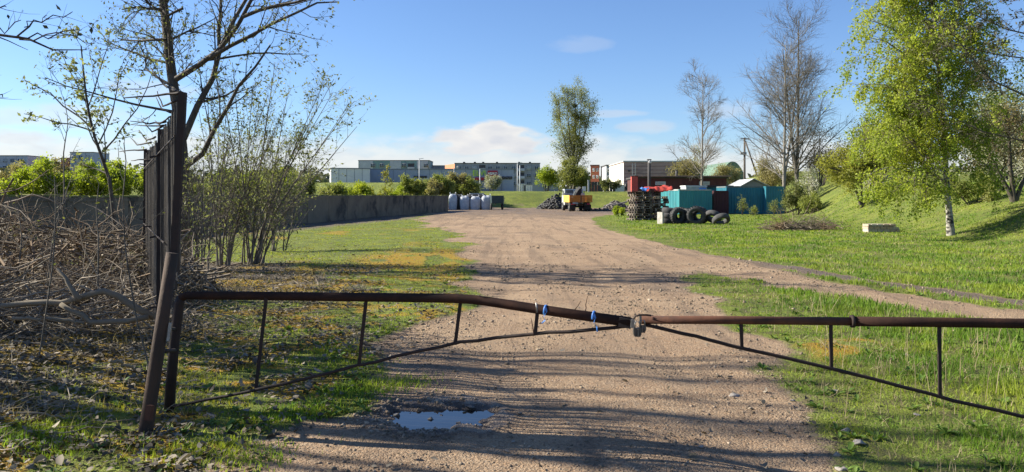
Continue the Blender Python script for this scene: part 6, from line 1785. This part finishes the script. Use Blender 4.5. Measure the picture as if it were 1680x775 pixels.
    kk = np.where((rd < .45) & (rng.uniform(0, 1, 5000) < .16 + .3 * (rd > .08)) & (x > -3.2))[0][:520]
    pid = np.repeat(kk, 9); n = len(pid)
    a = rng.uniform(0, 2 * np.pi, n); s = rng.uniform(.03, .085, (n, 1)) * rng.uniform(.6, 1.2, 5000)[pid][:, None]; el = rng.uniform(.1, .8, n)
    d = np.stack([np.cos(a) * np.cos(el), np.sin(a) * np.cos(el), np.sin(el)], -1); u = np.stack([-np.sin(a), np.cos(a), 0 * a], -1)
    p0 = np.stack([x[pid], y[pid], ground_h(x[pid], y[pid]) + .004], -1); up = np.array([0, 0, 1.])
    V = np.stack([p0, p0 + d * s * .45 + u * s * .2 + up * s * .06, p0 + d * s * .8 + u * s * .17, p0 + d * s - up * s * .15, p0 + d * s * .8 - u * s * .17, p0 + d * s * .45 - u * s * .2 + up * s * .06], 1).reshape(-1, 3)
    i6 = np.arange(n)[:, None] * 6
    Q = np.concatenate([i6 + np.array([[0, 1, 2, 3]]), i6 + np.array([[0, 3, 4, 5]])], 1).reshape(-1, 4)
    tag(link('verge_weeds', mesh_from('verge_weeds', V, [Q], leafmat("weed_leaves", (.10, .19, .03), (.17, .25, .05), None, trans=.3))), 'low broad-leaved weeds scattered along the verges', 'weeds', kind='stuff')
    # tall stalks
    n = 260
    x, y, r = polar(rng, 6000, 6, 14, 8, 34); rd = masks(x, y)[0]; kk = np.where((rd < .1) & right(x, y))[0][:n]
    x, y = x[kk], y[kk]
    V, Q, T = blades(rng, x, y, rng.uniform(.2, .42, len(x)), np.full(len(x), .0028), np.abs(rng.normal(size=len(x))) * .35)
    tag(link('dry_stalks', mesh_from('dry_stalks', V, [Q, T], MAT['dry_grass'])), 'pale dry stalks standing in the verge grass', 'grass', kind='stuff')
    # dead leaves
    n = 150000
    x, y, r = polar(rng, n, 3.6, 24, -44, 22); rd, lit, mo, dk = masks(x, y)
    onroad = (x > np.interp(y, XL[:, 0], XL[:, 1]))
    pr = np.where(onroad, .004 * sstep(12, 5, y) + .012 * right(x, y), .14 + .86 * lit) * np.where(x > 3, .5, 1)
    keep = rng.uniform(0, 1, n) < pr
    x, y, r = x[keep], y[keep], r[keep]
    pts = np.stack([x, y, ground_h(x, y) + rng.uniform(.004, .03, len(x))], -1)
    V, Q = curled(rng, pts, .036)
    tag(link('leaf_litter', mesh_from('leaf_litter', V, [Q], MAT['litter'])), 'dead grey-brown leaves covering the ground left of the gate', 'leaves', kind='stuff')
    # pebbles in the road surface
    n = 120000
    x, y, r = polar(rng, n, 3.4, 26, -30, 30); rd, lit, mo, dk = masks(x, y)
    dp = pud_d(x, y)
    keep = (rng.uniform(0, 1, n) < np.where(rd > .4, .10 + .75 * sstep(.47, .66, fbm(x * 1.3, y * 1.3, 69, 4)), .02)) & (dp > 1.05)
    x, y, r, dp = x[keep], y[keep], r[keep], dp[keep]
    s = np.exp(rng.normal(size=len(x)) * .55) * .0048; s = np.clip(s, .0022, .026) * np.where(dp < 2.2, 1.6, 1) * np.clip(r / 7, .9, 2)
    V, F = rock_lumps(rng, len(x), np.stack([x, y, ground_h(x, y) + s * .1], -1), s)
    m = leafmat("gravel_pebbles", (.21, .145, .095), (.40, .32, .24), (.15, .115, .085), trans=0.0, patch=2.5, rough=.9)
    tag(link('gravel', mesh_from('gravel', V, [F], m)), 'loose gravel pebbles over the road surface', 'gravel', kind='stuff')
grass()

# ------------------------------------------------------------------ single stones
def stones():
    rng = np.random.default_rng(500)
    def stone(px, py, s, mat, lab, grp, z=None):
        Y = EYE * FPX / (py - HY); x = GX(px, Y)
        n_ = 3
        # rounded lump: subdivided octahedron with noise
        V, F = rock_lumps(rng, 1, np.zeros((1, 3)), np.array([1.0]))
        for _ in range(2):
            E = {}; nf = []; V = list(map(tuple, V))
            def mid(a, b):
                k = (min(a, b), max(a, b))
                if k not in E:
                    E[k] = len(V); V.append(tuple((np.array(V[a]) + np.array(V[b])) / 2 * 1.06 + rng.normal(size=3) * .035))
                return E[k]
            for a, b, c in F:
                ab, bc, ca = mid(a, b), mid(b, c), mid(c, a)
                nf += [(a, ab, ca), (ab, b, bc), (ca, bc, c), (ab, bc, ca)]
            F = nf
        V = np.array(V) * np.array([1.25, 1, .8]) * s
        o = link('stone', mesh_from('stone', V, [np.array(F)], mat, smooth=True))
        o.location = (x, Y, (gz(x, Y) if z is None else z) + s * .25)
        tag(o, lab, 'stone', grp)
    for (px, py, s, lab) in [(706, 683, .022, 'dark stone in the left half of the puddle'), (753, 690, .024, 'dark pointed stone in the near half of the puddle'), (773, 666, .030, 'largest stone on the far rim of the puddle'), (723, 701, .022, 'stone on the near rim of the puddle'),
                             (757, 671, .020, 'small stone at the far waterline of the puddle'), (650, 676, .035, 'flat stone at the left end of the puddle'), (724, 676, .016, 'tiny stone in the middle of the puddle'), (676, 682, .012, 'tiny stone near the left shore of the puddle'),
                             (780, 686, .014, 'tiny stone at the right shore of the puddle'), (790, 672, .018, 'small pale stone at the right end of the puddle')]:
        stone(px, py, s, MAT['stone_dark'] if 'pale' not in lab else MAT['stone'], lab, 'stones in and around the puddle', z=-.03 if ' in the ' in lab else None)
    for (px, py, s, lab) in [(1406, 724, .045, 'largest pale stone at the edge of the verge grass'), (1388, 707, .03, 'pale stone just beyond the largest one at the verge'), (1205, 647, .035, 'flat pale stone on the road under the gate'), (1486, 582, .03, 'pale stone in the grass below the gate rail'),
                             (1367, 605, .022, 'small white stone in the grass by the second gate upright'), (1383, 768, .03, 'pale stone at the very bottom of the verge'), (1370, 640, .028, 'grey stone among dead leaves under the gate'), (1505, 678, .028, 'pale stone half hidden in the tall grass'),
                             (1300, 657, .018, 'small grey stone near the road edge'), (853, 680, .016, 'single dark stone on the road right of the puddle'), (1150, 733, .02, 'small pale stone lying alone on the near road'), (918, 711, .014, 'tiny dark stone on the road past the puddle'), (598, 672, .014, 'tiny grey stone left of the puddle')]:
        stone(px, py, s, MAT['stone_dark'] if 'dark' in lab.split('among')[0] else MAT['stone'], lab, 'loose stones on road and verge')
stones()
